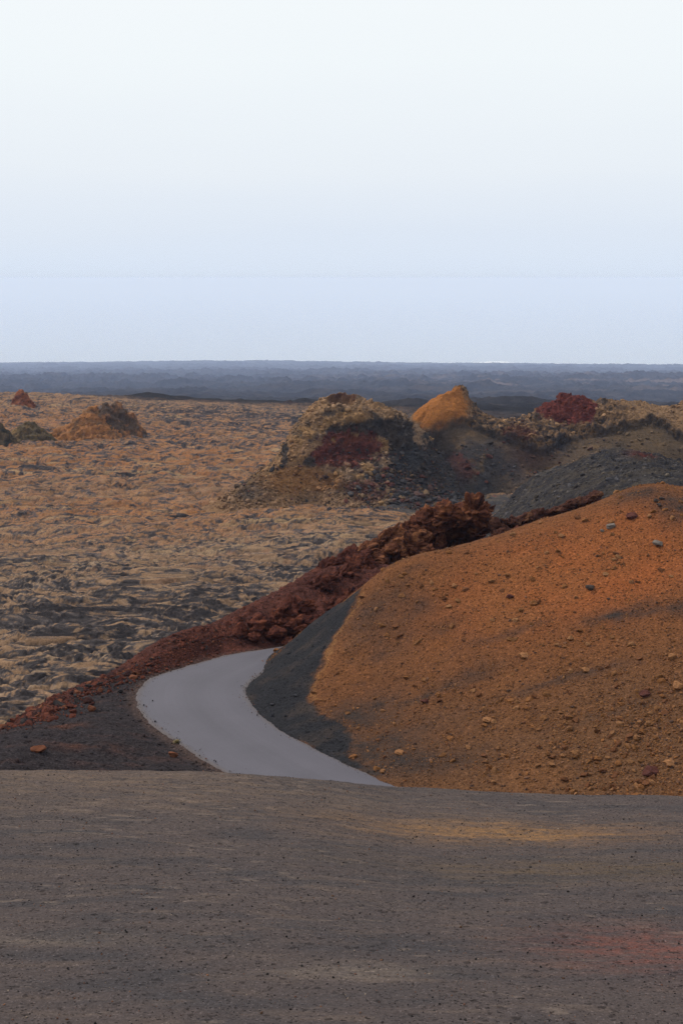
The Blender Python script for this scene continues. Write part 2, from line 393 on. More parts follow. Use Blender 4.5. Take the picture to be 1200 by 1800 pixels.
# --- ridge complex behind
c2 = [pr(706, 754, 240), pr(745, 716, 243), pr(790, 692, 245), pr(812, 685, 246), pr(822, 706, 246), pr(840, 724, 247), pr(870, 736, 249), pr(910, 738, 251), pr(930, 733, 252), pr(960, 712, 254), pr(985, 699, 255), pr(1010, 705, 256), pr(1030, 703, 256), pr(1060, 709, 257), pr(1100, 711, 258), pr(1125, 706, 258), pr(1150, 717, 258), pr(1170, 722, 258), pr(1200, 709, 258), pr(1260, 700, 258), pr(1400, 740, 255),
    pr(760, 750, 238), pr(835, 752, 240.5), pr(900, 776, 240.5), pr(950, 792, 241), pr(1000, 773, 245), pr(1060, 760, 247), pr(1120, 747, 249), pr(1142, 738, 251), pr(1200, 772, 247), pr(1300, 770, 246),
    pz(800, 872, -34.8), pz(880, 869, -34.8), pz(950, 855, -34.2), pr(860, 820, 234), pr(950, 818, 236.5), pr(1050, 800, 240.5), pr(1150, 790, 241), pz(1100, 850, -33.5), pz(1250, 850, -33),
    pr(760, 800, 232), pz(760, 860, -34.8), pr(820, 790, 235.5), pr(1000, 840, 234.),
    prz(745, 250, -29), prz(790, 251, -27.5), prz(815, 251, -27.5), prz(840, 254, -29), pr(835, 745, 244.5), prz(960, 262, -28), prz(985, 263, -27.5), prz(1020, 263, -27), prz(690, 275, -39), prz(800, 278, -39), prz(900, 282, -39), prz(1000, 285, -39), prz(1100, 285, -39), prz(1250, 285, -39), prz(1450, 280, -39), prz(650, 243, -37), prz(700, 225, -36), prz(850, 215, -36.5), prz(1000, 212, -36), prz(1250, 212, -35), prz(1500, 230, -36)]
c2_t = TPS(c2, .0003)
crust_line = [pr(756, 752, 238), pr(800, 744, 239.8), pr(835, 753, 240.8), pr(870, 765, 240.8), pr(900, 777, 240.8), pr(950, 793, 241.2), pr(1000, 774, 245.2), pr(1060, 761, 247.2), pr(1120, 748, 249.2), pr(1142, 739, 251), pr(1170, 750, 249.5), pr(1200, 773, 247)]
def crust_side(x, y):                 # 1 above/behind the crust line, 0 in the cinder bowl
    cl = np.array(crust_line); yl = np.interp(x, cl[:, 0], cl[:, 1]); return ss(-.4, .7, y - yl)
horn = pr(813, 690, 246); redp = pr(986, 702, 255)
def ridge_z(x, y):
    z = c2_t(x, y)
    d, s = line_d(x, y, crust_line)
    side = crust_side(x, y)
    z = z + 1.9 * np.exp(-np.hypot((x - horn[0]) / 1.1, (y - horn[1]) / 1.0)) + 1.0 * np.exp(-np.hypot((x - redp[0]) / 1.6, (y - redp[1]) / 1.4))
    return z + (.9 * side + .25 * np.exp(-(d / 1.2) ** 2) * side - .45) * np.exp(-(d / 7) ** 2)
# --- dark gravel mound
c3 = [pz(865, 886, -33.5), pr(930, 848, 186), pr(1000, 815, 179), pr(1050, 799, 176), pr(1080, 792, 175.5), pr(1110, 797, 174), pr(1140, 811, 172), pr(1200, 822, 169), pr(1300, 832, 166),
    pz(890, 905, -31.), pr(960, 880, 158), pr(1050, 850, 155), pr(1100, 835, 155), pr(1150, 845, 150), pr(1200, 850, 148),
    prz(880, 135, -29.5), prz(1000, 128, -29), prz(1200, 125, -28.5), prz(1400, 125, -28.5), prz(1400, 150, -24),
    prz(850, 205, -36.), prz(950, 203, -36), prz(1050, 200, -36), prz(1150, 200, -36), prz(1300, 198, -36), prz(800, 180, -35), prz(820, 150, -32)]
c3_t = TPS(c3, .0003)
def mound_z(x, y): return c3_t(x, y)
# small hills out on the lava field: (px, py of top, range, height, radius x, radius y, sharpness)
def small_fn(parts):
    P = []
    for px, py, r, h, rx, ry in parts:
        c = pr(px, py, r); P.append((c[0], c[1], c[2], h, rx, ry))
    def f(x, y):
        z = np.full(x.shape, -1e3)
        for cx, cy, cz, h, rx, ry in P:
            q = np.sqrt(((x - cx) / rx) ** 2 + ((y - cy) / ry) ** 2 + .02)
            z = np.maximum(z, cz - h * (q - .14) / (1 + .12 * q))
        return z
    return f

# ------------------------------------------------------------------ colours (linear albedo)
TAN = (.33, .225, .14); TAN2 = (.36, .27, .185); OCH = (.40, .20, .085); GREY = (.085, .078, .075); DRK = (.040, .037, .037); ORG = (.36, .135, .042)
REDD = (.088, .033, .025); RED = (.17, .045, .028); CIN = (.034, .031, .034)

# ---------- foreground ground
fgs = {}
fgs['och'] = hit(870, 1462, fg_macro); fgs['pink'] = hit(1130, 1668, fg_macro); fgs['pale'] = hit(620, 1705, fg_macro); fgs['och2'] = hit(1080, 1530, fg_macro); fgs['brn'] = hit(150, 1370, fg_macro); fgs['pale2'] = hit(90, 1650, fg_macro)
def fg_col(x, y, z):
    n = len(x)
    s1 = fb2(x / 1.6, y / .55, 41, 4); s2 = fb2(x / .5, y / .16, 42, 3); s3 = n2(x / 4, y / 2.5, 43); s4 = fb2(x / .9, y / .22, 44, 4)
    c = col(n, (.100, .080, .077))
    c = mixc(c, (.068, .062, .066), ss(-.15, .45, s1) * .8)
    c = mixc(c, (.140, .106, .090), ss(.0, .5, s4) * .55)
    c = mixc(c, (.22, .17, .14), ss(.25, .6, s2 + .35 * s3) * .6)
    wob = .25 + 1.3 * np.clip(s4 + .35 + .9 * fb2(x / .12, y / .06, 46, 3), 0, 1)
    c = mixc(c, (.30, .16, .07), np.clip(splat(x, y, fgs['och'], 2.6, 1.0) * wob * .85, 0, 1))
    c = mixc(c, (.13, .090, .055), np.clip(splat(x, y, fgs['och2'], 3.2, .8) * wob * .6, 0, 1))
    c = mixc(c, (.175, .125, .095), np.clip(splat(x, y, fgs['brn'], 6., 2.6) * wob * .8, 0, 1))
    c = mixc(c, (.20, .078, .062), np.clip(splat(x, y, fgs['pink'], 1.15, .95) * wob * .8, 0, 1))
    c = mixc(c, (.21, .165, .135), np.clip(splat(x, y, fgs['pale'], .75, .28) * wob * .8 + splat(x, y, fgs['pale2'], 1.1, .25) * wob * .5, 0, 1))
    return c * (1 + .16 * n2(x / .06, y / .05, 45))[:, None]
m_ground = mat_rock('cinder_ground', bumps=((9., .03), (45., .012)), var=.42, vscale=28., speck=((40., .955, .35), (55., .975, 1.7), (16., .97, .55)))
x, y, nr, nc = fan(np.concatenate([np.geomspace(4, 12, 30)[:-1], np.geomspace(12, 31, 950), np.geomspace(31.2, 60, 60)]), azs(.035))
surf('ground', x, y, nr, nc, fg_z, None, fg_col, m_ground, kind='structure')

# ---------- bank
berm_line = [pr(-80, 1318, 64.5), pr(0, 1300, 66.2), pr(50, 1268, 68.4), pr(120, 1222, 70.7), pr(200, 1190, 72.4), pr(255, 1166, 72.9), pr(300, 1134, 74.8), pr(350, 1106, 76.6), pr(430, 1075, 79.)]
foot_c = hit(330, 1262, lambda a, b: bank_t(a, b))
bank_och = pr(85, 1300, 62.); bank_red = pr(160, 1322, 58.5)
def bank_col(x, y, z):
    n = len(x); d, s = line_d(x, y, berm_line)
    w = fb2(x / 1.3, y / 1.3, 51, 4)
    sdr = poly_sd(x, y, road_poly)
    c = col(n, REDD)
    c = mixc(c, (.135, .046, .030), ss(-.05, .5, w))
    c = mixc(c, (.075, .032, .026), ss(.0, .5, fb2(x / .5, y / .5, 52, 3)) * .7)
    # dark cinder apron left of the road
    px = -(x + 7) * .35 + (66 - y)
    ap = ss(.2, 1.6, 2.2 + .3 * w - (np.clip(2.6 - d, 0, 9))) * (1 - ss(68.5, 72.5, y + .15 * x + w))
    c = mixc(c, CIN, np.clip(ap, 0, 1) * .93)
    c = mixc(c, (.075, .045, .04), ss(.1, .5, fb2(x / 2, y / .8, 53, 3)) * ap * .6)
    c = mixc(c, (.20, .070, .030), (splat(x, y, bank_och, 1.6, .5, .3) * .5 + splat(x, y, bank_red, 1.6, .5, .25) * .4) * ss(-.3, .3, w))
    # worn dust next to the tarmac
    c = mixc(c, (.095, .062, .052), (1 - ss(.1, .7, sdr + .25 * w)) * .7)
    return c * (1 + .22 * n2(x / .12, y / .12, 54))[:, None]
m_bank = mat_rock('bank_cinder', bumps=((5., .08), (22., .035)), var=.45, vscale=12., speck=((14., .90, 1.7), (18., .92, .35), (8., .92, .5)))
x, y, nr, nc = fan(np.geomspace(43, 113, 800), azs(.045))
def bank_disp(x, y, z):
    sdr = poly_sd(x, y, road_poly); k = ss(.3, 2.5, sdr); d, s = line_d(x, y, berm_line)
    up = ss(76, 82, np.hypot(x, y)) * ss(-9, 0, x)
    rough = .08 + .18 * np.exp(-(d / .9) ** 2) + .16 * up
    return k * rough * (ridged(x / .9, y / .9, z / .9, 4) - .2 + .8 * fbm(x / .4, y / .4, z / .4, 3))
surf('cinder_bank', x, y, nr, nc, bank_z, bank_disp, bank_col, m_bank, below=plain_z, margin=1.0, kind='structure')

# ---------- road
def road():
    m = bpy.data.materials.new('worn_asphalt'); m.use_nodes = True; N, L = m.node_tree.nodes, m.node_tree.links
    b = N['Principled BSDF']; b.inputs['Roughness'].default_value = .78; b.inputs['Specular IOR Level'].default_value = .35
    at = N.new('ShaderNodeAttribute'); at.attribute_name = 'tint'; tc = N.new('ShaderNodeTexCoord')
    n1 = N.new('ShaderNodeTexNoise'); n1.inputs['Scale'].default_value = 30; n1.inputs['Detail'].default_value = 5
    L.new(tc.outputs['Object'], n1.inputs['Vector'])
    mr = N.new('ShaderNodeMapRange'); mr.inputs[1].default_value = .3; mr.inputs[2].default_value = .7; mr.inputs[3].default_value = .86; mr.inputs[4].default_value = 1.14
    L.new(n1.outputs[0], mr.inputs[0]); s = N.new('ShaderNodeVectorMath'); s.operation = 'SCALE'
    L.new(at.outputs['Color'], s.inputs[0]); L.new(mr.outputs[0], s.inputs['Scale']); L.new(s.outputs[0], b.inputs['Base Color'])
    bp = N.new('ShaderNodeBump'); bp.inputs['Distance'].default_value = .006; L.new(n1.outputs[0], bp.inputs['Height']); L.new(bp.outputs[0], b.inputs['Normal'])
    A = ROUT; B = RIN; nc = 90
    t = np.linspace(0, 1, nc)
    # resample along
    def dens(P, k=6):
        out = []
        for i in range(len(P) - 1):
            for q in np.arange(k) / k: out.append(P[i] * (1 - q) + P[i + 1] * q)
        return np.array(out + [P[-1]])
    A, B = dens(A), dens(B); n = len(A)
    xs = A[:, None, 0] * (1 - t) + B[:, None, 0] * t; ys = A[:, None, 1] * (1 - t) + B[:, None, 1] * t
    xs = xs.ravel(); ys = ys.ravel(); tt = np.tile(t, n)
    wob = .10 * n2(xs / .5, ys / .5, 61) + .07 * n2(xs / .15, ys / .15, 62)
    edge = np.minimum(tt, 1 - tt)
    wdt = np.repeat(np.hypot(*(A - B).T), nc)
    zs = RZ + .05 * ss(0, .3, edge) * 1.0 - .10 * (edge <= 0)
    dirx = np.repeat((B - A)[:, 0], nc) / wdt; diry = np.repeat((B - A)[:, 1], nc) / wdt
    m_e = (edge < .02); sgn = np.where(tt < .5, -1, 1)
    xs = xs + dirx * wob * m_e * sgn; ys = ys + diry * wob * m_e * sgn
    c = col(len(xs), (.104, .096, .119))
    tr = np.exp(-((tt - .30) / .09) ** 2) + np.exp(-((tt - .70) / .09) ** 2)
    c = c * (1 + .05 * tr - .04 * np.exp(-((tt - .5) / .10) ** 2) + .14 * fb2(xs / 2.5, ys / 2.5, 63, 5) + .05 * n2(tt * 30, ys / 6, 64))[:, None]
    dd = np.minimum(tt, 1 - tt) * wdt
    c = mixc(c, (.105, .082, .078), (1 - ss(.03, .45, dd + .15 * fb2(xs / .6, ys / .6, 65, 3))) * .75)
    V = np.stack([xs, ys, zs], 1)
    me = mesh_np('road', V, grid_faces(n, nc), c)
    link('road', me, m, kind='structure')
road()

# ---------- orange hill
flank_poly = [hit(px, py, hill_macro) for px, py in [(505, 1135), (530, 1112), (560, 1085), (600, 1062), (626, 1040), (618, 1075), (598, 1105), (575, 1140), (552, 1190), (548, 1225), (565, 1255), (605, 1280), (625, 1300), (600, 1325), (640, 1350), (680, 1366), (655, 1366), (560, 1322), (480, 1280), (432, 1225), (425, 1200), (460, 1175)]]
dk = [(640, 1250, 2.2, 1.6, .5), (700, 1290, 2.5, 1.2, .45), (760, 1345, 3.0, .8, .5), (680, 1130, 1.4, 1.8, .35), (620, 1262, 1.3, 1.0, .9), (648, 1310, 1.5, 1.0, .8), (690, 1345, 2.5, .8, .8), (650, 1085, 1.0, 1.6, .55), (720, 1000, 1.2, .3, .3), (870, 1120, 1.5, .3, .35), (1010, 1190, 2.5, .3, .4), (1100, 1245, 2.5, .3, .35), (1085, 1081, 1.6, .45, .9), (1150, 1074, 1.1, .25, .6), (1192, 1072, .8, .4, .8), (735, 1070, .9, .8, .5), (700, 1042, .6, .6, .5), (835, 1183, .9, .7, .5), (790, 1205, .9, .5, .5), (745, 1225, 1.1, .3, .55), (660, 1270, 1.2, .35, .55), (680, 1325, 2.2, .8, .7), (1120, 868, 1.1, .9, .85), (1185, 890, 1.1, 1.6, .8), (930, 1103, 1.2, .25, .35), (960, 1207, 2.4, .25, .4), (775, 1100, .8, .6, .35)]
dkp = [(hit(px, py, hill_macro), rx, ry, a) for px, py, rx, ry, a in dk]
hb = hit(1080, 985, hill_macro); hb2 = hit(900, 1020, hill_macro); hlow = hit(1100, 1330, hill_macro)
def hill_col(x, y, z):
    n = len(x)
    w = fb2(x / 2.6, y / 2.6, 71, 5); w2 = fb2(x / .7, y / .7, 72, 4); w3 = fb2(x / 6, y / 6, 73, 3)
    c = col(n, (.190, .077, .031))
    c = mixc(c, (.170, .074, .034), ss(-.15, .35, w))
    c = mixc(c, (.145, .078, .042), np.clip(splat(x, y, hlow, 14, 6), 0, 1) * .75)
    c = mixc(c, (.115, .055, .032), ss(.15, .6, w2) * .7)
    c = mixc(c, (.34, .105, .034), np.clip(splat(x, y, hb, 6.5, 4.0) * (.75 + .6 * w) + splat(x, y, hb2, 4, 3) * .35, 0, 1))
    c = mixc(c, (.235, .100, .040), ss(.1, .5, w3) * .5)
    for cc, rx, ry, a in dkp:
        wx = .35 * n2(x / .8, y / .8, 74); wy = .35 * n2(x / .8, y / .8, 75)
        c = mixc(c, (.055, .041, .036), np.clip(splat(x + wx, y + wy, cc, rx, ry) * a * (1.1 + .9 * w2), 0, 1))
    sd = poly_sd(x, y, flank_poly) + .30 * n2(x / 1.1, y / 1.1, 79) + .22 * n2(x / .4, y / .4, 76) + .16 * w2
    fl = np.maximum(1 - ss(-.15, .22, sd), ss(.5, -.3, x) * ss(71, 72.3, y))
    fl = np.maximum(fl, (1 - ss(.5, 1.3, poly_sd(x, y, road_poly))) * ss(58.5, 61, y))
    cf = mixc(col(n, (.028, .028, .032)), (.055, .044, .040), ss(-.1, .5, fb2(x / 1.2, y / 1.2, 77, 4)))
    c = c * (1 - fl)[:, None] + cf * fl[:, None]
    c = mixc(c, (.30, .15, .06), np.exp(-((sd - .22) / .09) ** 2) * .55 * (y > 63.5) * (y < 71) * (x < 1.2) * (x > -3.0))
    return c * (1 + .20 * n2(x / .10, y / .10, 78))[:, None]
m_hill = mat_rock('orange_cinder', bumps=((6., .06), (28., .035)), var=.35, vscale=14., speck=((15., .90, 1.5), (19., .90, .4), (9., .94, .5)))
x, y, nr, nc = fan(np.geomspace(45, 90, 900), azs(.04)[np.searchsorted(azs(.04), -5.5):])
surf('hill', x, y, nr, nc, hill_z, None, hill_col, m_hill, below=bank_t, margin=.4, kind='structure')

# ---------- lava field
oc = [(pr(560, 880, 205), 45, 12, 1.0), (pr(300, 800, 290), 120, 45, .8), (pr(100, 740, 380), 110, 70, .85), (pr(220, 860, 225), 40, 12, .8), (pr(80, 900, 180), 25, 10, .45), (pr(430, 900, 190), 20, 12, .6)]
gy = [(pr(170, 1060, 103), 14, 8, .8), (pr(560, 1000, 112), 16, 9, .6), (pr(420, 985, 118), 10, 7, .5), (pr(650, 940, 140), 14, 8, .9), (pr(60, 1010, 112), 10, 5, .5), (pr(200, 1130, 88), 6, 2.5, .4), (pr(30, 960, 130), 9, 4, .3), (pr(330, 760, 330), 60, 14, .35), (pr(470, 730, 420), 60, 50, .8), (pr(380, 1000, 115), 8, 4, .5)]
def flow(x, y):
    """warped coordinates, so that creases bend"""
    wx = x + 3.0 * n2(x / 11, y / 7, 81) + 1.3 * n2(x / 4.5, y / 3.2, 83) + .45 * n2(x / 1.6, y / 1.2, 84)
    wy = y + 2.6 * n2(x / 13, y / 8, 82) + 1.1 * n2(x / 5, y / 3.6, 85) + .40 * n2(x / 1.7, y / 1.3, 86)
    return wx, wy, 0 * x
BILL = ((9., 5.0, .55, -.7), (3.3, 2.0, .26, -.6), (1.30, .80, .17, 0), (.58, .40, .10, .6))
def field_disp(x, y, z):
    r = np.hypot(x, y); wx, wy, a = flow(x, y); far = ss(150, 330, r); zz = z * 0
    h = .8 * fb2(x / 22, y / 12, 87, 3) * ss(70, 120, r) + .30 * (ridged(wx / 8, wy / 4, zz + 1.3, 2) - .4)
    ux, uy = wx, wy
    for k, (lx, ly, am, fd) in enumerate(BILL):
        h = h + am * (1 - far * fd) * (np.minimum(np.abs(n2(ux / lx, uy / ly, 140 + k)) * 2.4, 1) - .5)
    e, ra, rb, dx, dy = voro(wx / 1.2, wy / .85, 6)
    h = h + .09 * (1 - .5 * far) * ((ra - .5) * .6 + (rb - .55) * 2.2 * dy + (ra - .5) * 1.8 * dx)
    e, ra, rb, dx, dy = voro(wx / 3.0, wy / 2.2, 5)
    h = h + .14 * ((rb - .55) * 2.2 * dy + (ra - .5) * 1.8 * dx)
    h = h + .03 * fb2(wx / .5, wy / .4, 88, 3) * (1 - far)
    return h * (.55 + .45 * ss(70, 85, r))
floor_c = pr(830, 884, 217)
def field_col(x, y, z):
    n = len(x); r = np.hypot(x, y); wx, wy, a = flow(x, y); b = x / r
    e, ra, rb, dx, dy = voro(wx / .70, wy / .55, 2)
    e2, ra2, rb2, dx, dy = voro(wx / 1.45, wy / 1.05, 1)
    e5, ra5, rb5, dx, dy = voro(wx / 6.5, wy / 4.2, 3)
    ux, uy = wx, wy
    big = fb2(x / 40, y / 16, 91, 4); mid = fb2(x / 7, y / 2.6, 92, 4); fine = fb2(ux / 1.7, uy / .75, 93, 4); vf = fb2(ux / .55, uy / .4, 95, 3)
    fr = ss(150, 330, r)
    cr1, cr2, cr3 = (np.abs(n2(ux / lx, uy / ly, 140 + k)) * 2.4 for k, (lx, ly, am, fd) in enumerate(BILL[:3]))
    c = col(n, (.35, .228, .138))
    c = mixc(c, (.40, .30, .205), ss(-.2, .5, mid + .6 * (rb2 - .5)) * .8 * (1 - ss(150, 230, r)))
    o = np.zeros(n)
    for cc, rx, ry, am in oc: o = o + am * splat(x, y, cc, rx, ry)
    c = mixc(c, (.42, .195, .074), np.clip(o * (.8 + .9 * mid + .6 * (ra2 - .5)), 0, 1))
    c = mixc(c, (.46, .36, .21), ss(.15, .5, fb2(x / 20, y / 4, 97, 3)) * .6 * ss(110, 200, r))
    g = np.zeros(n)
    for cc, rx, ry, am in gy: g = g + am * splat(x, y, cc, rx, ry)
    g = np.clip(g, 0, 1) + .5 * ss(-.05, .4, big) + .38 * (1 - ss(115, 175, r))
    e3, ra3, rb3, dx, dy = voro(wx / 1.2, wy / .85, 6)
    v = .45 * (ra - .5) + .35 * (ra2 - .5) + .6 * (ra3 - .5) + .25 * (ra5 - .5) + .5 * mid + .95 * fine + .8 * vf * (1 - .6 * fr)
    c = mixc(c, (.20, .155, .125), ss(-.05, .30, v + .25 * g) * .7)
    c = mixc(c, (.22, .095, .055), ss(.0, .4, rb - .5 + .6 * (rb2 - .5) + .5 * mid - .3 * g) * .45 * (1 - .6 * g.clip(0, 1)))
    c = mixc(c, (.100, .092, .094), ss(.09, .38, v + .48 * g) * .92)
    c = mixc(c, (.036, .034, .037), ss(.42, .75, v + .48 * g) * .92)
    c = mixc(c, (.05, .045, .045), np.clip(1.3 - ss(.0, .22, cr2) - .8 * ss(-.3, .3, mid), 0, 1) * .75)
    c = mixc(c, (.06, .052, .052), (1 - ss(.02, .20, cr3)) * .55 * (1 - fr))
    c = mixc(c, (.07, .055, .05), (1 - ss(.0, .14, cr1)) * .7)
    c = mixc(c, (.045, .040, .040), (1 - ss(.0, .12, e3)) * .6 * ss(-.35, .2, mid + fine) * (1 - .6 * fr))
    c = mixc(c, (.040, .036, .037), ss(440, 520, r + 60 * big + 260 * b) * .92)
    c = c * (1 + .18 * (rb5 - .5) + .25 * (rb - .5) + .2 * n2(wx / .2, wy / .2, 94))[:, None]
    c = c * np.array([.91, .86, .85], np.float32)
    d, s = line_d(x, y, berm_line)
    c = mixc(c, (.17, .07, .04), np.exp(-(d / 1.6) ** 2) * .75)
    gr = ss(.35, .65, 1.5 * splat(x, y, floor_c, 19, 12) + .35 * mid + .25 * vf)
    cg = mixc(col(n, (.062, .058, .060)), (.13, .10, .075), ss(-.1, .4, fine))
    return c * (1 - gr)[:, None] + cg * gr[:, None]
m_field = mat_rock('lava_field_rock', bumps=((3.5, .10), (16., .04)), var=.45, vscale=7.)
x, y, nr, nc = fan(np.concatenate([np.geomspace(58, 150, 850)[:-1], np.geomspace(150, 560, 900)]), azs(.042))
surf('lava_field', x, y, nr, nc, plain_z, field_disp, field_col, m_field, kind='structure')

# ---------- far lava plain and coast
def far_disp(x, y, z):
    r = np.hypot(x, y)
    k = 1 + 2.2 * ss(900, 5000, r)
    h = 4.5 * (ridged(x / 70, y / 60, z * 0 + .3, 4) - .35) * k + 4.5 * np.clip(fb2(x / 30, y / 24, 101, 4), -.1, 1) * k
    h = h + 5 * ss(.1, .4, fb2(x / 200, y / 110, 103, 4)) * k + 18 * ss(5000, 9000, r) * fb2(x / 520, y / 400, 106, 3)
    return h * ss(470, 640, r) * (1 - .75 * ss(10800, 13200, r)) * (1 - ss(13580, 13760, r) * .9)
def far_col(x, y, z):
    n = len(x); r = np.hypot(x, y)
    w = fb2(x / 300, y / 160, 104, 5); w2 = fb2(x / 50, y / 35, 105, 4)
    c = col(n, (.020, .019, .021))
    c = mixc(c, (.055, .045, .040), ss(-.1, .4, w2) * .8)
    c = mixc(c, (.17, .125, .10), ss(.05, .4, w + .3 * w2) * ss(2300, 3300, r) * (1 - ss(4500, 7500, r)) * .8 * ss(-.1, .08, x / r))
    c = mixc(c, (.10, .10, .07), ss(.1, .4, w) * ss(10000, 12000, r) * .6)
    return c
m_far = mat_rock('far_lava', bumps=((.06, 5), (.3, 1.5)), var=.3, vscale=.08)
x, y, nr, nc = fan(np.concatenate([np.geomspace(500, 13520, 1150)[:-1], np.linspace(13520, 13920, 16)]), azs(.045))
surf('far_terrain', x, y, nr, nc, coast_z, far_disp, far_col, m_far, kind='structure')

# ---------- sea
SEA_Z = -810.0
def sea():
    m = bpy.data.materials.new('sea_water'); m.use_nodes = True; N, L = m.node_tree.nodes, m.node_tree.links
    b = N['Principled BSDF']; b.inputs['Base Color'].default_value = (.22, .27, .32, 1); b.inputs['Roughness'].default_value = .16; b.inputs['IOR'].default_value = 1.33
    tc = N.new('ShaderNodeTexCoord'); mp = N.new('ShaderNodeMapping'); mp.inputs['Scale'].default_value = (.004, .02, 1)
    n = N.new('ShaderNodeTexNoise'); n.inputs['Scale'].default_value = 1; n.inputs['Detail'].default_value = 7
    L.new(tc.outputs['Object'], mp.inputs[0]); L.new(mp.outputs[0], n.inputs['Vector'])
    bp = N.new('ShaderNodeBump'); bp.inputs['Distance'].default_value = .5; L.new(n.outputs[0], bp.inputs['Height']); L.new(bp.outputs[0], b.inputs['Normal'])
    x, y, nr, nc = fan(np.geomspace(12000, 120000, 60), np.linspace(-60, 60, 80))
    V = np.stack([x, y, np.full_like(x, SEA_Z)], 1)
    link('sea', mesh_np('sea', V, grid_faces(nr, nc)), m, kind='structure')
    # surf along the coast
    m2 = bpy.data.materials.new('surf_foam'); m2.use_nodes = True; b2 = m2.node_tree.nodes['Principled BSDF']; b2.inputs['Base Color'].default_value = (.88, .9, .92, 1); b2.inputs['Roughness'].default_value = .7
    az = np.arange(-2, 20, .03); rr = np.linspace(0, 1, 8)
    A, Q = np.meshgrid(az, rr, indexing='ij'); A = A.ravel(); Q = Q.ravel()
    wid = 140 + 300 * np.clip(n2(A * .5, A * 0, 7) + .15, 0, 1) * 2
    base = 13760 + 100 * n2(A * 1.3, A * 0, 8)
    rad = base + Q * wid; rad = rad + 40 * n2(A * 3, Q * 3, 9)
    x = rad * np.sin(np.radians(A)); y = rad * np.cos(np.radians(A))
    z = SEA_Z + 2.0 + 6 * np.exp(-((Q - .5) / .25) ** 2) * (.5 + n2(A * 2, Q * 2, 10))
    V = np.stack([x, y, z], 1); keep = (n2(A * .45, Q * .5, 11) + .4 * n2(A * 2.5, Q * 2, 12)) > -.22
    F = grid_faces(len(az), len(rr)); F = F[keep[F].all(1)]
    V, F, _ = compact(V, F, V)
    link('surf', mesh_np('surf', V, F), m2, kind='stuff', label='white surf breaking along the distant coast', category='surf')
sea()

# ---------- cones and ridges
def lump_disp(a1=.9, s1=3.2, a2=.35, s2=1.1, a3=.14, s3=.4):
    def f(x, y, z):
        wx = x + .6 * noise(x / 2, y / 2, z / 2); wz = z + .6 * noise(x / 2 + 9, y / 2, z / 2)
        h = a1 * (ridged(wx / s1, y / s1, wz / s1, 2) - .45)
        h = h + a2 * (ridged(wx / s2, y / s2, wz / s2, 3) - .4) + a3 * fbm(x / s3, y / s3, z / s3, 3)
        return h
    return f
def box_grid(x0, x1, y0, y1, s):
    xs = np.arange(x0, x1, s); ys = np.arange(y0, y1, s)
    Y, X = np.meshgrid(ys, xs, indexing='ij'); return X.ravel(), Y.ravel(), len(ys), len(xs)
m_cone = mat_rock('spatter_rock', bumps=((2., .35), (8., .12)), var=.4, vscale=3.)

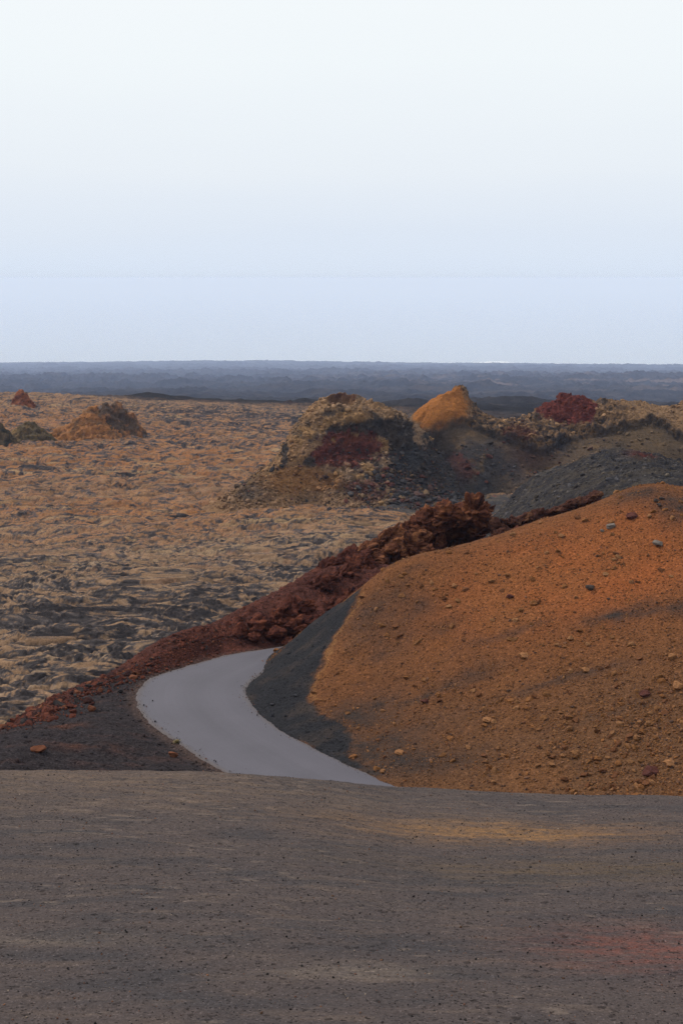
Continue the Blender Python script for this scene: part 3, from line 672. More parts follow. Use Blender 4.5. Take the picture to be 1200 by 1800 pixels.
talus_c = pr(720, 860, 222); talus_red = pr(640, 855, 221); foot_or = pr(520, 845, 221)
def cone_disp(x, y, z):
    tal = np.clip(splat(x, y, talus_c, 7, 4.5) * 1.3, 0, 1)
    base = ss(-35, -31.5, z)
    h = lump_disp(1.0, 4.2, .75, 1.5, .32, .5)(x, y, z)
    smooth_h = .30 * (ridged(x / .8, y / .8, z / .8, 3) - .4)
    k = base * (1 - .6 * tal)
    rim = 1 - .75 * np.exp(-(np.hypot((x - crater_c[0]) / 4.2, (y - crater_c[1]) / 3.2)) ** 2)
    k = k * (.28 + .72 * ss(-7, 0, x))
    return (h * k + smooth_h * (1 - k)) * rim
def cone_col(x, y, z):
    n = len(x); w = fbm(x / 2.2, y / 2.2, z / 2.2, 4); w2 = fbm(x / .8, y / .8, z / .8, 3); w3 = fbm(x / 5, y / 5, z / 5 + 3, 3)
    c = mixc(col(n, (.39, .255, .165)), (.42, .235, .125), 1 - ss(-9, 0, x))
    c = mixc(c, (.105, .092, .085), ss(-.05, .3, w + .35 * w3) * .9)
    c = mixc(c, (.05, .045, .045), ss(.12, .4, w2 + .3 * w) * .7)
    c = mixc(c, (.44, .25, .105), ss(.05, .4, w3 - .6 * w) * .75)
    lf = (1 - ss(-9, -1.5, x - .15 * (z + 27)))
    c = mixc(c, (.42, .25, .12), lf * (.45 - 1.2 * w2).clip(0, 1) * .8)
    top = ss(-24.2, -20.6, z); c = mixc(c, (.48, .285, .145), top * (.5 - 1.0 * w).clip(0, 1))
    def q(px, py, r=226): return pr(px, py, r)[[0, 2]]
    dkm = np.clip(1.5 * splat(x, z, q(665, 752, 229), 4.2, 1.3) + 1.3 * splat(x, z, q(705, 785, 228), 2.2, 4.2) + .7 * splat(x, z, q(590, 755, 229), 2.4, 1.0) + .8 * splat(x, z, q(500, 800, 224), 1.0, 2.4) + .9 * splat(x, z, q(545, 812, 224), 1.6, 1.3), 0, 1)
    nz = .45 * w2 + .35 * w + .25 * fbm(x / .35, y / .35, z / .35, 3)
    def hd(m, lo=.38, hi=.62): return ss(lo, hi, m + .8 * nz)
    c = mixc(c, (.052, .050, .052), hd(dkm) * .9)
    rm = np.clip((1.5 * splat(x, z, q(620, 785), 5.2, 2.4) + .8 * splat(x, z, q(580, 805), 3.0, 1.6)) * (.85 + .9 * w), 0, 1)
    rm = hd(rm); c = mixc(c, (.165, .042, .032), rm * .9)
    c = mixc(c, (.050, .042, .042), rm * ss(.12, .4, w2) * .7)
    fo = np.clip(1.4 * splat(x, z, q(530, 848, 221), 6.0, 1.9) * (.95 + .8 * w), 0, 1)
    c = mixc(c, (.42, .20, .078), hd(fo, .2, .8) * .75)
    c = mixc(c, (.062, .062, .068), hd(1.3 * splat(x, z, q(735, 850, 222), 4.8, 5.0) + 1.2 * splat(x, z, q(790, 860, 224), 4.0, 6.0), .35, .65) * .9)
    c = mixc(c, (.19, .085, .070), hd(1.1 * splat(x, z, q(645, 862, 221), 3.6, 1.6)) * .8)
    rho = np.hypot((x - crater_c[0]) / 2.7, (y - crater_c[1]) / 2.3)
    c = mixc(c, (.40, .235, .13), (1 - ss(-34.6, -32.5, z + .8 * w)) * .7 * (1 - ss(2, 8, x)))
    c = mixc(c, (.085, .030, .024), (1 - ss(.92, 1.08, rho)) * ss(-23, -18, z) * .9)
    c = mixc(c, (.075, .07, .07), np.clip(splat(x, z, pr(440, 862, 221)[[0, 2]], 3.5, 1.6), 0, 1) * .7)
    return c * (1 + .2 * w2)[:, None]
x, y, nr, nc = box_grid(-27, 27, 206, 252, .12)
surf('hill', x, y, nr, nc, cone_z, cone_disp, cone_col, m_cone, below=plain_z, margin=1.2, kind='structure', label='steep craggy spatter cone with an open red crater on its top', category='volcanic cone')

red_c = pr(985, 712, 254); oface = [pr(700, 760, 238)[:2], pr(745, 712, 243)[:2], pr(815, 680, 247)[:2], pr(812, 700, 243.5)[:2], pr(780, 730, 239.5)[:2], pr(745, 752, 238)[:2]]
def ridge_disp(x, y, z):
    side = crust_side(x, y); d, s = line_d(x, y, crust_line)
    gul = splat(x, y, pr(800, 840, 230), 5, 5)
    rough = np.clip(side * (.75 - .45 * ss(1070, 1130, 600 + 2500 * x / y)) + .25 * gul + .5 * np.exp(-(d / .8) ** 2), 0, 1)
    of = splat(x, z, pr(765, 722, 243)[[0, 2]], 6.0, 4.0)
    rough = rough * (1 - .93 * of)
    h = lump_disp(1.2, 3.6, .85, 1.3, .30, .5)(x, y, z)
    sm = .22 * (ridged(x / 2.0, y / 2.0, z / 1.6, 4) - .4) + .05 * fbm(x / .4, y / .4, z / .4, 3)
    return h * rough + sm + .35 * fb2(x / 9, y / 9, 111, 3) * (1 - rough)
def ridge_col(x, y, z):
    n = len(x); w = fbm(x / 2.2, y / 2.2, z / 2.2 + 7, 4); w2 = fbm(x / .8, y / .8, z / .8, 3); w3 = fb2(x / 7, y / 7, 112, 3)
    side = crust_side(x, y); P = 600 + 2500 * x / y
    bowl = mixc(col(n, (.15, .105, .072)), (.075, .067, .068), ss(-.15, .35, w3 + .2 * w))
    bowl = mixc(bowl, (.30, .18, .085), ss(.05, .45, w - .2 * w3) * .6)
    bowl = mixc(bowl, (.125, .086, .052), ss(1020, 1120, P) * .7)
    bowl = mixc(bowl, (.085, .045, .042), splat(x, z, pr(935, 800, 239)[[0, 2]], 4, 2.8) * .8)
    nz = .45 * w2 + .35 * w + .25 * fbm(x / .35, y / .35, z / .35, 3)
    gul = ss(.35, .6, 1.2 * splat(x, z, pr(805, 832, 231)[[0, 2]], 2.6, 2.6) + nz)
    bowl = mixc(bowl, (.13, .042, .034), gul * .8)
    bowl = mixc(bowl, (.052, .052, .056), np.clip(1.3 * splat(x, z, pr(790, 870, 228)[[0, 2]], 8, 2.6) + splat(x, z, pr(750, 800, 230)[[0, 2]], 1.6, 3) + 1.2 * splat(x, z, pr(775, 835, 229)[[0, 2]], 2.6, 4), 0, 1) * .85)
    top = mixc(col(n, (.37, .220, .120)), (.085, .070, .065), ss(-.12, .2, w2 + .5 * w))
    top = mixc(top, (.04, .036, .036), ss(.1, .35, fbm(x / .6, y / .6, z / .45, 3) + .3 * w) * .8)
    top = mixc(top, (.33, .20, .11), ss(1050, 1130, P) * .75 + ss(.1, .4, w) * .3)
    top = mixc(top, (.52, .20, .055), ss(.4, .6, splat(x, z, pr(770, 713, 243)[[0, 2]], 5.2, 3.9) * 1.3 + .5 * nz) * (z > -29) * .92)
    top = mixc(top, (.17, .042, .034), ss(.4, .6, splat(x, z, red_c[[0, 2]], 4.6, 2.5) * 1.4 + .6 * splat(x, z, pr(1020, 712, 255)[[0, 2]], 2.2, 2.2) + .6 * nz) * .93)
    top = mixc(top, (.10, .035, .03), ss(.4, .65, .9 * splat(x, z, pr(905, 755, 248)[[0, 2]], 4, 1.5) + nz) * .8)
    c = bowl * (1 - side)[:, None] + top * side[:, None]
    d, s = line_d(x, y, crust_line)
    c = mixc(c, (.045, .043, .046), np.exp(-(d / .6) ** 2) * (1 - side) * .7)
    return c * (1 + .22 * w2)[:, None]
x, y, nr, nc = box_grid(4, 92, 212, 284, .14)
surf('hill', x, y, nr, nc, ridge_z, ridge_disp, ridge_col, m_cone, below=plain_z, margin=1.5, kind='structure', label='long crater ridge with an orange horn and a dark red peak above a cinder bowl', category='crater ridge')

def mound_disp(x, y, z):
    P = 600 + 2500 * x / y; rk = ss(1090, 1150, P) * ss(146, 160, y) * .9
    return .22 * (ridged(x / 2.6, y / 2.2, z * 0 + 4.2, 3) - .4) + .16 * (ridged(x / 1.9, y / 1.3, z * 0 + .2, 3) - .4) + .12 * fbm(x / .35, y / .35, z / .35, 3) + rk * (ridged(x / 1.6, y / 1.6, z / 1.6, 3) - .3) + .8 * fb2(x / 9, y / 7, 121, 3)
sand_c = pr(1035, 803, 177); rr_c = pr(1130, 805, 172)
def mound_col(x, y, z):
    n = len(x); w = fb2(x / 3, y / 3, 122, 4); w2 = fb2(x / .6, y / .6, 123, 3)
    c = mixc(col(n, (.055, .051, .055)), (.115, .10, .092), ss(-.1, .45, w) * .8)
    c = mixc(c, (.15, .115, .075), ss(.12, .4, w2) * .6)
    c = mixc(c, (.10, .080, .062), ss(.0, .4, fb2(x / 6, y / 3, 125, 3)) * .7)
    c = mixc(c, (.03, .029, .031), ss(.15, .4, fb2(x / 1.2, y / 1.0, 126, 3)) * .7)
    c = mixc(c, (.40, .24, .13), np.clip(splat(x, y, sand_c, 2.2, 1.4) * 1.4, 0, 1) * (w2 > -.2) * .85)
    c = mixc(c, (.14, .035, .028), np.clip(splat(x, y, rr_c, 1.6, 2.2) * 1.2, 0, 1) * .8)
    return c * (1 + .25 * w2)[:, None]
x, y, nr, nc = box_grid(12, 60, 120, 200, .13)
surf('hill', x, y, nr, nc, mound_z, mound_disp, mound_col, m_cone, below=plain_z, margin=1.2, kind='structure', label='low dark grey gravel mound behind the orange hill', category='hill')

def small_hill(parts, base_col, alt_col, dark, label, seed, rough=.6, s=.22):
    f = small_fn(parts); P = [pr(a[0], a[1], a[2]) for a in parts]
    xs = [p[0] for p in P]; ys = [p[1] for p in P]; m = max(max(a[4], a[5]) for a in parts) * 3.0 + 3
    x, y, nr, nc = box_grid(min(xs) - m, max(xs) + m, min(ys) - m, max(ys) + m, s)
    def cf(x, y, z):
        n = len(x); w = fbm(x / 2.5 + seed, y / 2.5, z / 2.5, 4); w2 = fbm(x / .9, y / .9 + seed, z / .9, 3)
        c = mixc(col(n, base_col), alt_col, ss(-.1, .3, w)); return mixc(c, dark, ss(.1, .4, w2) * .8)
    k = lump_disp(rough * 1.2, 3.0, rough * .7, 1.1, rough * .25, .5)
    surf('hill', x, y, nr, nc, f, lambda x, y, z: k(x + seed, y, z), cf, m_cone, below=plain_z, margin=1.2, kind='structure', label=label, category='volcanic mound')
small_hill([(38, 686, 432, 7, 4.2, 4)], (.34, .12, .055), (.17, .06, .038), (.07, .04, .032), 'small red brown knob standing alone at the far left edge of the lava field', 1, rough=.9)
small_hill([(165, 715, 352, 7.5, 7.5, 7), (140, 733, 349, 6, 6.5, 6), (108, 754, 346, 4, 6, 5)], (.48, .21, .08), (.28, .15, .075), (.09, .06, .045), 'ochre rubbly mound with two humps out on the lava field', 2, rough=.8)
small_hill([(205, 704, 354, 9, 5.0, 5), (188, 709, 352, 8, 5, 5), (230, 726, 352, 7, 3.5, 4)], (.15, .10, .07), (.42, .19, .08), (.05, .045, .042), 'dark crested mound with an ochre left flank out on the lava field', 3, rough=.9)
small_hill([(50, 741, 342, 5, 5.5, 4), (76, 754, 340, 4, 3, 3)], (.17, .125, .07), (.30, .19, .09), (.05, .047, .042), 'low olive brown rubble heap near the left edge of the lava field', 4, rough=.8)
small_hill([(-6, 742, 330, 6, 4.5, 4), (8, 760, 328, 4, 3, 3)], (.14, .10, .06), (.05, .048, .04), (.04, .038, .035), 'dark rubble heap cut off by the left edge of the picture', 5, rough=.8)
small_hill([(510, 705, 560, 7, 14, 10), (545, 712, 555, 5, 9, 8)], (.075, .045, .040), (.05, .045, .045), (.04, .037, .037), 'low dark reddish mound behind the flank of the crater cone', 6, rough=.8, s=.4)

# ------------------------------------------------------------------ rocks
import bmesh
def ico(sub):
    bm = bmesh.new(); bmesh.ops.create_icosphere(bm, subdivisions=sub, radius=1.0)
    V = np.array([v.co[:] for v in bm.verts]); F = np.array([[v.index for v in f.verts] for f in bm.faces]); bm.free(); return V, F
ICO = {k: ico(k) for k in (1, 2, 3, 4)}
def rock_shape(sub, seed, cuts=6, rough=.25):
    V, F = ICO[sub]; V = V.copy(); rs = np.random.RandomState(seed)
    for _ in range(cuts):
        n = rs.normal(size=3); n /= np.linalg.norm(n); d = rs.uniform(.45, .8)
        k = V @ n - d; V = V - np.clip(k, 0, None)[:, None] * n
    o = seed * 3.7
    h = fbm(V[:, 0] * 1.4 + o, V[:, 1] * 1.4, V[:, 2] * 1.4, 4)
    V = V * (1 + rough * 1.6 * h)[:, None]
    return V * np.array([1, rs.uniform(.7, 1), rs.uniform(.5, .75)]), F
def rot_rand(rs, n, tilt=.5):
    a = rs.uniform(0, 2 * np.pi, n); b = rs.normal(0, tilt, n); c = rs.normal(0, tilt, n)
    ca, sa, cb, sb, cc, sc = np.cos(a), np.sin(a), np.cos(b), np.sin(b), np.cos(c), np.sin(c)
    Rm = np.empty((n, 3, 3))
    Rm[:, 0, 0] = ca * cb; Rm[:, 0, 1] = ca * sb * sc - sa * cc; Rm[:, 0, 2] = ca * sb * cc + sa * sc
    Rm[:, 1, 0] = sa * cb; Rm[:, 1, 1] = sa * sb * sc + ca * cc; Rm[:, 1, 2] = sa * sb * cc - ca * sc
    Rm[:, 2, 0] = -sb; Rm[:, 2, 1] = cb * sc; Rm[:, 2, 2] = cb * cc
    return Rm
m_stone = mat_rock('loose_stone', bumps=((12., .04), (50., .012)), var=.3, vscale=10.)
def scatter_mass(name, pos, size, colr, seed, label, cat, sub=1):
    rs = np.random.RandomState(seed); n = len(pos); shapes = [rock_shape(sub, seed * 10 + i) for i in range(7)]
    Rm = rot_rand(rs, n); VV = []; FF = []; CC = []; off = 0; pick = rs.randint(0, 7, n)
    for i, (V, F) in enumerate(shapes):
        k = np.where(pick == i)[0]
        v = np.einsum('nij,vj->nvi', Rm[k] * size[k, None, None], V) + pos[k, None, :]
        VV.append(v.reshape(-1, 3)); CC.append(np.repeat(colr[k], len(V), 0))
        FF.append((F[None] + (np.arange(len(k)) * len(V))[:, None, None] + off).reshape(-1, 3)); off += len(k) * len(V)
    me = mesh_np(name, np.vstack(VV), np.vstack(FF), np.vstack(CC), smooth=False)
    return link(name, me, m_stone, kind='stuff', label=label, category=cat)
def stone_protos(name, cols, seed, sub=3, nshape=6):
    out = []
    for ci, c in enumerate(cols):
        L = []
        for i in range(nshape):
            V, F = rock_shape(sub, seed + i + 20 * ci); h = fbm(V[:, 0] * 2 + i, V[:, 1] * 2, V[:, 2] * 2, 3)
            C = col(len(V), c) * (1 + .5 * h)[:, None]
            me = mesh_np(name, V, F, C, smooth=False); me.materials.append(m_stone); L.append(me)
        out.append(L)
    return out
def place(name, me, p, s, rs, label, cat, group=None, tilt=.4, sc3=None, rot=None):
    o = bpy.data.objects.new(name, me); scene.collection.objects.link(o)
    o.location = p; o.scale = sc3 if sc3 else (s, s, s)
    o.rotation_euler = rot if rot else (rs.normal(0, tilt), rs.normal(0, tilt), rs.uniform(0, 6.28))
    o['label'] = label; o['category'] = cat
    if group: o['group'] = group
    return o

# hill stones
rs = np.random.RandomState(5)
def cand(n, x0, x1, y0, y1): return rs.uniform(x0, x1, n), rs.uniform(y0, y1, n)
hx, hy = cand(260000, -6, 26, 48, 78)
az = np.degrees(np.arctan2(hx, hy)); hzv = hill_z(hx, hy); bz = bank_t(hx, hy)
PXh = 600 + 2500 * hx / (hy * ct - hzv * st); 
sdf = poly_sd(hx, hy, flank_poly); dens = .22 + .9 * ss(-.05, .3, fb2(hx / 1.3, hy / 1.3, 131, 3)) + .5 * ss(62, 54, hy) * ss(8, 14, hx)
ok = (hzv > bz + .05) & (az < 17) & (az > -5) & (rs.rand(len(hx)) < dens * np.where(sdf < 0, .3, 1.0) * .75)
hx, hy, hzv, sdf = hx[ok], hy[ok], hzv[ok], sdf[ok]
low = ss(66, 53, hy) * ss(2, 12, hx)
size = .014 * (1 + rs.pareto(2.45, len(hx))) * (1 + .7 * low); size = np.clip(size, .016, .18)
hcol = np.array([(.26, .12, .05), (.34, .165, .075), (.20, .085, .04), (.30, .13, .05), (.10, .06, .045), (.23, .12, .075)])
pc = hcol[rs.choice(6, len(hx), p=[.28, .10, .24, .18, .12, .08])] * rs.uniform(.75, 1.15, (len(hx), 1))
fl = sdf < 0; pc[fl] = np.array([.045, .044, .05]) * rs.uniform(.6, 1.6, (fl.sum(), 1))
order = np.argsort(-size * (np.abs(np.degrees(np.arctan2(hx, hy)) ) < 13.4) * (~fl))
big = order[:262]; rest = np.setdiff1d(np.arange(len(hx)), big)
rest = rest[size[rest] < .16]
print('hill pebbles', len(rest))
pos = np.stack([hx, hy, hzv + size * .12], 1)
scatter_mass('gravel', pos[rest], size[rest], pc[rest], 3, 'small orange brown gravel strewn over the orange cinder hill', 'gravel')
prot = stone_protos('cinder_stone', [tuple(c) for c in hcol[:4]], 300, 3, 5)
for k in big:
    place('cinder_stone', prot[rs.randint(4)][rs.randint(5)], pos[k], size[k] * 1.05, rs, 'small orange brown volcanic stone lying on the orange cinder hillside', 'stone', 'loose stones on the orange hill')
pg = stone_protos('lava_stone', [(.24, .20, .172), (.09, .068, .06), (.13, .05, .04), (.42, .20, .09)], 500, 3, 4)
NOTE = [(1073, 928, .30, 0, 0, 'long pale grey stone lying just left of the grey stone high on the orange hill'), (1058, 935, .16, 0, 1, 'small pale stone at the lower left tip of the long grey stone'),
    (1157, 958, .34, 0, 2, 'largest pale grey stone high on the orange hill'), (1110, 910, .36, 2, 1, 'dark red lump high on the orange hill under the dark patch of the crest'),
    (1153, 882, .22, 1, 2, 'dark stone in the upper right group near the hill crest'), (1158, 890, .2, 1, 3, 'lower of the dark stones near the hill crest'), (1162, 878, .18, 1, 0, 'topmost dark stone near the hill crest'),
    (1037, 1035, .30, 1, 1, 'dark clustered stone in the middle of the bright orange slope'), (920, 1155, .36, 3, 2, 'long orange stone lying slanted in the middle of the orange hill'), (797, 1031, .22, 3, 0, 'light orange stone below the outcrops on the upper slope'),
    (897, 1051, .22, 2, 3, 'round brown stone halfway up the orange slope'), (747, 1235, .28, 2, 0, 'brown stone at the lower end of the dark streak on the hill'), (857, 1268, .26, 3, 1, 'round orange stone on the lower left part of the hill'),
    (1180, 1158, .30, 3, 3, 'round light orange stone near the right edge halfway up the hill'), (1028, 1180, .28, 3, 2, 'orange stone right of the dark streak in the hill middle'), (703, 1325, .25, 3, 1, 'orange stone near the foot of the hill beside the road verge'),
    (1133, 1222, .30, 2, 1, 'dark brown stone pair half buried at the right of the hill'), (1188, 1210, .38, 3, 0, 'large orange stone at the right edge of the hill'), (948, 920, .18, 3, 0, 'pale orange stone on the crest beside the rock parapet'), (1142, 1360, .40, 2, 2, 'big brown stone low on the hill near the right corner'), (1175, 1345, .36, 3, 2, 'big orange stone low on the hill near the right corner')]
for px, py, s, ci, si, lab in NOTE:
    p = hit(px, py, hill_z); place('lava_stone', pg[ci][si], (p[0], p[1], p[2] + s * .2), s, rs, lab, 'stone', tilt=.3, sc3=(s, s * .75, s * .8), rot=(.2, .1, .4 if si else .7))

# berm rubble
def along(line, t):
    P = np.array(line); i = np.clip(t.astype(int), 0, len(P) - 2); f = (t - i)[:, None]; return P[i] * (1 - f) + P[i + 1] * f
rcol = np.array([(.125, .042, .029), (.17, .055, .035), (.07, .032, .028), (.050, .042, .042), (.23, .09, .05)])
n = 5200; t = rs.uniform(0, 8, n) ** 1.0; P = along(berm_line, t); wdt = np.where(t < 4, 1.5, .8)
bx = P[:, 0] + rs.normal(0, 1, n) * wdt * .8 + .4; by = P[:, 1] + rs.normal(0, 1, n) * wdt * .7 - .5
bzv = np.maximum(bank_z(bx, by), plain_z(bx, by)); bs = np.clip(.05 * (1 + rs.pareto(2.6, n)), .05, .28) * np.where(t > 4.2, .55, 1.0)
bp = np.stack([bx, by, bzv + bs * .25 + .05], 1); bc = rcol[rs.choice(5, n, p=[.35, .25, .2, .12, .08])] * rs.uniform(.7, 1.2, (n, 1))
o2 = np.argsort(-bs * (poly_sd(bx, by, road_poly) > .5)); bigb = o2[:150]; restb = o2[150:]; restb = restb[poly_sd(bx[restb], by[restb], road_poly) > .15]
# dark cinder apron pebbles and red slope pebbles
n = 26000; ax = rs.uniform(-24, 2, n); ay = rs.uniform(50, 84, n); azv = bank_z(ax, ay); okk = (azv > plain_z(ax, ay)) & (poly_sd(ax, ay, road_poly) > .12)
ax, ay, azv = ax[okk], ay[okk], azv[okk]; asz = np.clip(.018 * (1 + rs.pareto(2.4, len(ax))), .018, .12)
acol = bank_col(ax, ay, azv) * rs.uniform(.7, 1.9, (len(ax), 1))
scatter_mass('rubble', np.vstack([bp[restb], np.stack([ax, ay, azv + asz * .2], 1)]), np.concatenate([bs[restb], asz]), np.vstack([bc[restb], acol]), 9, 'dark red and black cinder rubble strewn over the roadside bank', 'rubble')
pb = stone_protos('scoria_block', [tuple(c) for c in rcol], 700, 3, 4)
for k in bigb:
    place('scoria_block', pb[rs.randint(5)][rs.randint(4)], bp[k], bs[k], rs, 'rough dark red scoria block in the rubble along the bank beyond the road', 'rock', 'red scoria blocks along the roadside bank')
for px, py, s, c, lab in [(163, 1250, .26, 4, 'orange scoria block lying alone on the black cinder apron'), (68, 1322, .34, 4, 'orange scoria block at the foot of the red rubble near the lower left'), (305, 1331, .22, 4, 'small orange block beside the road edge just above the foreground')]:
    p = hit(px, py, bank_z); place('scoria_block', pb[c][1], (p[0], p[1], p[2] + .15), s, rs, lab, 'rock')

n = 800; kk = rs.randint(0, len(ROUT) - 1, n); ff = rs.rand(n)[:, None]; A_ = ROUT[kk] * (1 - ff) + ROUT[kk + 1] * ff
kb = np.minimum(kk, len(RIN) - 2); B_ = RIN[kb] * (1 - ff) + RIN[kb + 1] * ff; w_ = np.abs(rs.normal(0, .05, n)); w_ = np.where(rs.rand(n) < .5, w_, 1 - w_)[:, None]
g_ = A_ * (1 - w_) + B_ * w_; gs = np.clip(.014 * (1 + rs.pareto(2.8, n)), .014, .06)
scatter_mass('gravel', np.column_stack([g_, np.full(n, RZ + .05) + gs * .3]), gs, np.array([(.05, .04, .038), (.12, .06, .045), (.03, .028, .03)])[rs.choice(3, n)] * rs.uniform(.7, 1.4, (n, 1)), 17, 'loose dark grit spilled along both edges of the road', 'gravel')

# foreground pebbles
n = 26000; fa = np.radians(rs.uniform(-15, 15, n)); fr = np.sqrt(rs.uniform(12.5 ** 2, 29 ** 2, n)); fx, fy = fr * np.sin(fa), fr * np.cos(fa)
fs = np.clip(.0042 * (1 + rs.pareto(3.0, n)), .004, .020); fzv = fg_z(fx, fy)
fc = np.array([(.025, .023, .024), (.05, .045, .045), (.20, .10, .06), (.28, .22, .17), (.14, .07, .05)])[rs.choice(5, n, p=[.30, .36, .12, .08, .14])] * rs.uniform(.7, 1.5, (n, 1))
fp = np.stack([fx, fy, fzv + fs * .3], 1); o3 = np.argsort(-fs * (np.abs(np.degrees(fa)) < 13.3)); bigf = o3[:110]
scatter_mass('gravel', fp[o3[110:]], fs[o3[110:]], fc[o3[110:]], 11, 'fine dark and rusty gravel on the brown grey ground in front', 'gravel')
pf = stone_protos('pebble', [(.027, .025, .026), (.05, .045, .045), (.22, .12, .07)], 900, 2, 4)
for k in bigf:
    ci = 0 if rs.rand() < .6 else (1 if rs.rand() < .7 else 2)
    lab = ['black pebble lying on the bare ground in front of the road', 'dark grey pebble lying on the bare ground in front of the road', 'rusty orange pebble lying on the bare ground in front of the road'][ci]
    place('pebble', pf[ci][rs.randint(4)], fp[k], fs[k], rs, lab, 'pebble', ['black pebbles on the ground', 'dark grey pebbles on the ground', 'rusty pebbles on the ground'][ci])

# talus at the foot of the cones
n = 5200; tx = np.concatenate([rs.normal(talus_c[0], 5.5, n // 2), rs.uniform(-18, 48, n // 2)]); ty = np.concatenate([rs.normal(talus_c[1], 3.5, n // 2), rs.uniform(208, 242, n // 2)])
tz = np.maximum(np.maximum(cone_z(tx, ty), ridge_z(tx, ty)), plain_z(tx, ty)); ts = np.clip(.13 * (1 + rs.pareto(2.6, n)), .12, .75)
okt = tz < -27; tx, ty, tz, ts = tx[okt], ty[okt], tz[okt], ts[okt]
tc = np.array([(.065, .06, .062), (.10, .06, .052), (.17, .11, .065), (.14, .06, .05)])[rs.choice(4, len(tx), p=[.45, .2, .2, .15])] * rs.uniform(.6, 1.4, (len(tx), 1))
scatter_mass('rubble', np.stack([tx, ty, tz + ts * .3], 1), ts, tc, 13, 'grey and reddish talus rubble below the crater cone and ridge', 'rubble')

def on_surface(k, n, smin, smax, par, keep, seed, name, label, cat, lo=.55, hi=1.5):
    V, C = SURFS[k][:2]; rq = np.random.RandomState(seed); i = rq.randint(0, len(V), n * 4); i = i[keep(V[i, 0], V[i, 1], V[i, 2])][:n]
    sz = np.clip(smin * (1 + rq.pareto(par, len(i))), smin, smax); p = V[i].astype(float); p[:, 2] += sz * .15
    scatter_mass(name, p, sz, C[i] * rq.uniform(lo, hi, (len(i), 1)), seed, label, cat)
SC, SR, SM = [next(k for k in range(len(SURFS)) if SURFS[k][3] == v) for v in (206, 212, 120)]
on_surface(SC, 5500, .12, .7, 2.6, lambda x, y, z: (z > -35) & (y < 234), 41, 'rubble', 'broken spatter blocks lying over the face of the crater cone', 'rubble', .5, 1.15)
on_surface(SR, 9000, .11, .7, 2.6, lambda x, y, z: (z > -35.5) & (y < 260) & ~((x < 21.5) & (z > -30)) & (crust_side(x, y) + .35 > np.random.RandomState(1).rand(len(x))), 42, 'rubble', 'broken blocks along the crust and bowl of the crater ridge', 'rubble')
on_surface(SM, 9000, .08, .45, 2.6, lambda x, y, z: (y < 182), 43, 'rubble', 'grey rubble strewn over the dark gravel mound', 'rubble', .4, 2.0)

# ------------------------------------------------------------------ lava outcrops on the bank
m_out = mat_rock('oxidised_lava', bumps=((4., .14), (16., .06)), var=.45, vscale=6.)
def outcrop(name, label, blobs, seed, c0=(.17, .060, .034), c1=(.33, .125, .055), c2=(.06, .028, .022), sub=6):
    if sub not in ICO: ICO[sub] = ico(sub)
    VV, FF, CC = [], [], []; off = 0
    for i, (px, py, r, sx, sy, sz, tilt) in enumerate(blobs):
        s6 = sub if max(sx, sz) > .8 else sub - 1
        if s6 not in ICO: ICO[s6] = ico(s6)
        V, F = ICO[s6]; V = V.copy(); rq = np.random.RandomState(seed * 31 + i)
        for _ in range(16):
            nn = rq.normal(size=3); nn /= np.linalg.norm(nn); V = V - np.clip(V @ nn - rq.uniform(.55, .85), 0, None)[:, None] * nn * .95
        V *= 1.18
        c = pr(px, py, r) if r > 0 else hit(px, py, bank_z) * (1 - .004) + np.array([0, r, 0])
        Nn = V.copy()
        V[:, 0] *= sx; V[:, 1] *= sy; V[:, 2] *= sz
        under = ss(.1, -.8, Nn[:, 2]); V[:, 0] *= 1 - .25 * under; V[:, 1] *= 1 - .45 * under
        ca, sa = math.cos(tilt), math.sin(tilt); X = V[:, 0] * ca - V[:, 2] * sa; Z = V[:, 0] * sa + V[:, 2] * ca; V[:, 0] = X; V[:, 2] = Z
        V = V + c; m = min(sx, sz)
        X, Y, Z = V.T; o = seed * 2.3
        wx = X + .25 * noise(X / .7, Y / .7, Z / .7 + o); wz = Z + .25 * noise(X / .7 + 5, Y / .7, Z / .7 + o)
        h = .42 * m * (ridged(wx / 1.3 + o, Y / 1.3, wz / 1.3, 2) - .5)
        h = h + .22 * min(1, m) * (np.minimum(np.abs(noise(wx / .55 + o, Y / .55, wz / .28)) * 2.6, 1) - .5)
        h = h + .10 * (ridged(wx / .32, Y / .32 + o, wz / .22, 3) - .4) + .05 * fbm(X / .12, Y / .12, Z / .12, 3)
        pit = noise(X / .5 + 31, Y / .5, Z / .5); h = h - .55 * m * ss(.12, .5, pit)
        V = V + Nn * h[:, None]
        w = fbm(X / .8 + o, Y / .8, Z / .8, 4); w2 = fbm(X / .25, Y / .25, Z / .25 + o, 3)
        C = mixc(col(len(V), c0), c1, ss(-.05, .4, w)); C = mixc(C, c2, ss(.05, .4, w2 - .3 * w) * .8)
        VV.append(V); FF.append(F + off); CC.append(C); off += len(V)
    me = mesh_np(name, np.vstack(VV), np.vstack(FF), np.vstack(CC))
    return link(name, me, m_out, label=label, category='rock outcrop')
outcrop('lava_outcrop', 'tallest rust brown lava outcrop with a dark hollow beneath, above the hill crest', [
    (832, 903, 92, 1.35, 1.3, 1.15, .05), (785, 905, 92, 1.25, 1.2, 1.1, .3), (805, 945, 94.5, 1.9, 1.2, 1.2, 0), (850, 925, 92.5, .65, .8, .9, -.3), (745, 920, 92, 1.2, 1., .85, .45), (775, 960, 92.5, .40, .5, .9, .1), (712, 938, 92, 1.0, .8, .65, .5), (740, 975, 94, 1.7, 1., 1.1, .3), (760, 935, 93.6, 1.3, .9, 1.1, .2)], 1)
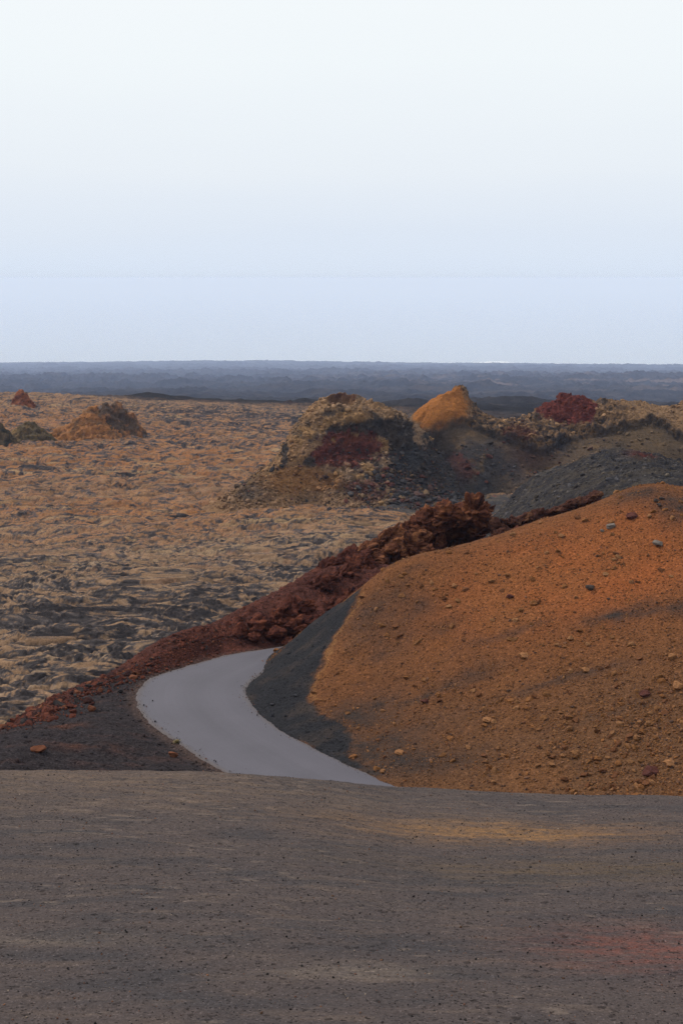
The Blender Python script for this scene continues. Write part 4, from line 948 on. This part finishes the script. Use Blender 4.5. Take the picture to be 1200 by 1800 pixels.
outcrop('lava_outcrop', 'knobbly lighter brown lava lump leaning on the lower left of the tallest outcrop', [
    (722, 958, 88.5, .9, .8, .8, .2), (740, 943, 88.8, .55, .5, .5, .1), (695, 965, 88.5, .85, .7, .65, .4), (748, 972, 88, .5, .5, .5, 0), (665, 985, 88.5, 1.0, .8, .65, .4), (690, 1000, 89, 1.2, .8, .7, .4), (680, 952, 90.5, 1.3, .9, .8, .5), (648, 972, 89.5, 1.1, .9, .7, .5)], 2, c0=(.20, .075, .04), c1=(.36, .15, .07))
outcrop('lava_outcrop', 'dark red lava outcrop sloping down behind the black flank of the hill', [
    (640, 1003, 86, 1.2, 1., .9, .4), (598, 1022, 84.5, 1.3, 1., .95, .35), (610, 1052, 82.5, 1.0, .9, .85, .4), (562, 1038, 83, 1.2, .9, .8, .4), (655, 1030, 84, .8, .8, .7, .5), (585, 1075, 81, 1.0, .9, .8, .4), (615, 990, 88, 1.2, .9, .8, .45), (575, 1012, 86, 1.1, .9, .8, .4)], 3, c0=(.12, .040, .028), c1=(.20, .066, .038), c2=(.045, .022, .019))
outcrop('lava_outcrop', 'lowest red lava outcrop with broken blocks just above the bend of the road', [
    (530, 1070, -.6, 1.0, .9, .85, .35), (492, 1085, -.6, .95, .8, .75, .35), (456, 1098, -.5, .75, .7, .6, .3), (525, 1100, -.5, .85, .8, .7, .3), (425, 1108, -.3, .55, .5, .42, .3), (484, 1112, -.4, .65, .6, .5, .2), (555, 1095, -.5, .8, .7, .7, .4), (448, 1118, -.2, .4, .4, .3, .2), (505, 1128, -.2, .35, .4, .25, .2)], 4, c0=(.15, .048, .032), c1=(.26, .085, .048), c2=(.045, .022, .019))
outcrop('lava_outcrop', 'low jagged lava parapet running up behind the hill crest', [
    (875, 930, 91, .75, .6, .6, .1), (900, 919, 92, .8, .6, .55, .2), (925, 913, 93, .8, .6, .5, .15), (950, 907, 93, .8, .6, .5, .15), (975, 900, 93, .8, .6, .5, .25), (1002, 891, 93, .8, .6, .48, .35), (1027, 881, 93, .6, .5, .42, .4), (1046, 872, 93, .5, .45, .40, .5), (885, 945, 90, .8, .6, .5, .2), (960, 922, 92, 1.8, .6, .4, .2)], 5, c0=(.12, .05, .035), c1=(.26, .12, .065))

# ------------------------------------------------------------------ small shrub by the road
def shrub():
    p = hit(312, 1306, bank_z); rs = np.random.RandomState(3); V = []; F = []; C = []
    for i in range(260):
        a = rs.uniform(0, 6.28); e = rs.uniform(.15, 1.4); L = rs.uniform(.14, .26); w = .008
        d = np.array([math.cos(a) * math.cos(e), math.sin(a) * math.cos(e), math.sin(e) * .7]); s = np.array([-math.sin(a), math.cos(a), 0]) * w
        b = p + np.array([rs.normal(0, .04), rs.normal(0, .04), 0]); k = len(V)
        V += [b - s, b + s, b + d * L * .6 + s * .8 + (0, 0, .01), b + d * L * .6 - s * .8 + (0, 0, .01), b + d * L]
        F += [(k, k + 1, k + 2), (k, k + 2, k + 3), (k + 3, k + 2, k + 4)]; C += [np.array((.34, .27, .13)) * rs.uniform(.7, 1.2)] * 5
    link('shrub', mesh_np('shrub', np.array(V), np.array(F), np.array(C), smooth=False), m_stone, label='small dry yellow tuft at the outer edge of the road', category='shrub')
shrub()

# ------------------------------------------------------------------ haze
def haze():
    m = bpy.data.materials.new('haze_air'); m.use_nodes = True; N, L = m.node_tree.nodes, m.node_tree.links
    N.clear(); out = N.new('ShaderNodeOutputMaterial'); v = N.new('ShaderNodeVolumePrincipled')
    v.inputs['Color'].default_value = (.50, .63, .97, 1); v.inputs['Absorption Color'].default_value = (.44, .42, .16, 1); v.inputs['Density'].default_value = .78e-4; v.inputs['Anisotropy'].default_value = 0.0
    L.new(v.outputs[0], out.inputs['Volume'])
    x0, x1, y0, y1, z0, z1 = -110000, 110000, -600, 122000, SEA_Z - 60, 25
    V = [(x, y, z) for z in (z0, z1) for y in (y0, y1) for x in (x0, x1)]
    F = [(0, 2, 3, 1), (4, 5, 7, 6), (0, 1, 5, 4), (2, 6, 7, 3), (0, 4, 6, 2), (1, 3, 7, 5)]
    link('haze', mesh_np('haze', np.array(V), np.array(F), smooth=False), m, kind='stuff', label='pale blue haze over the far lava plain and sea', category='haze')
haze()
print('script %.1fs' % (time.time() - T0))
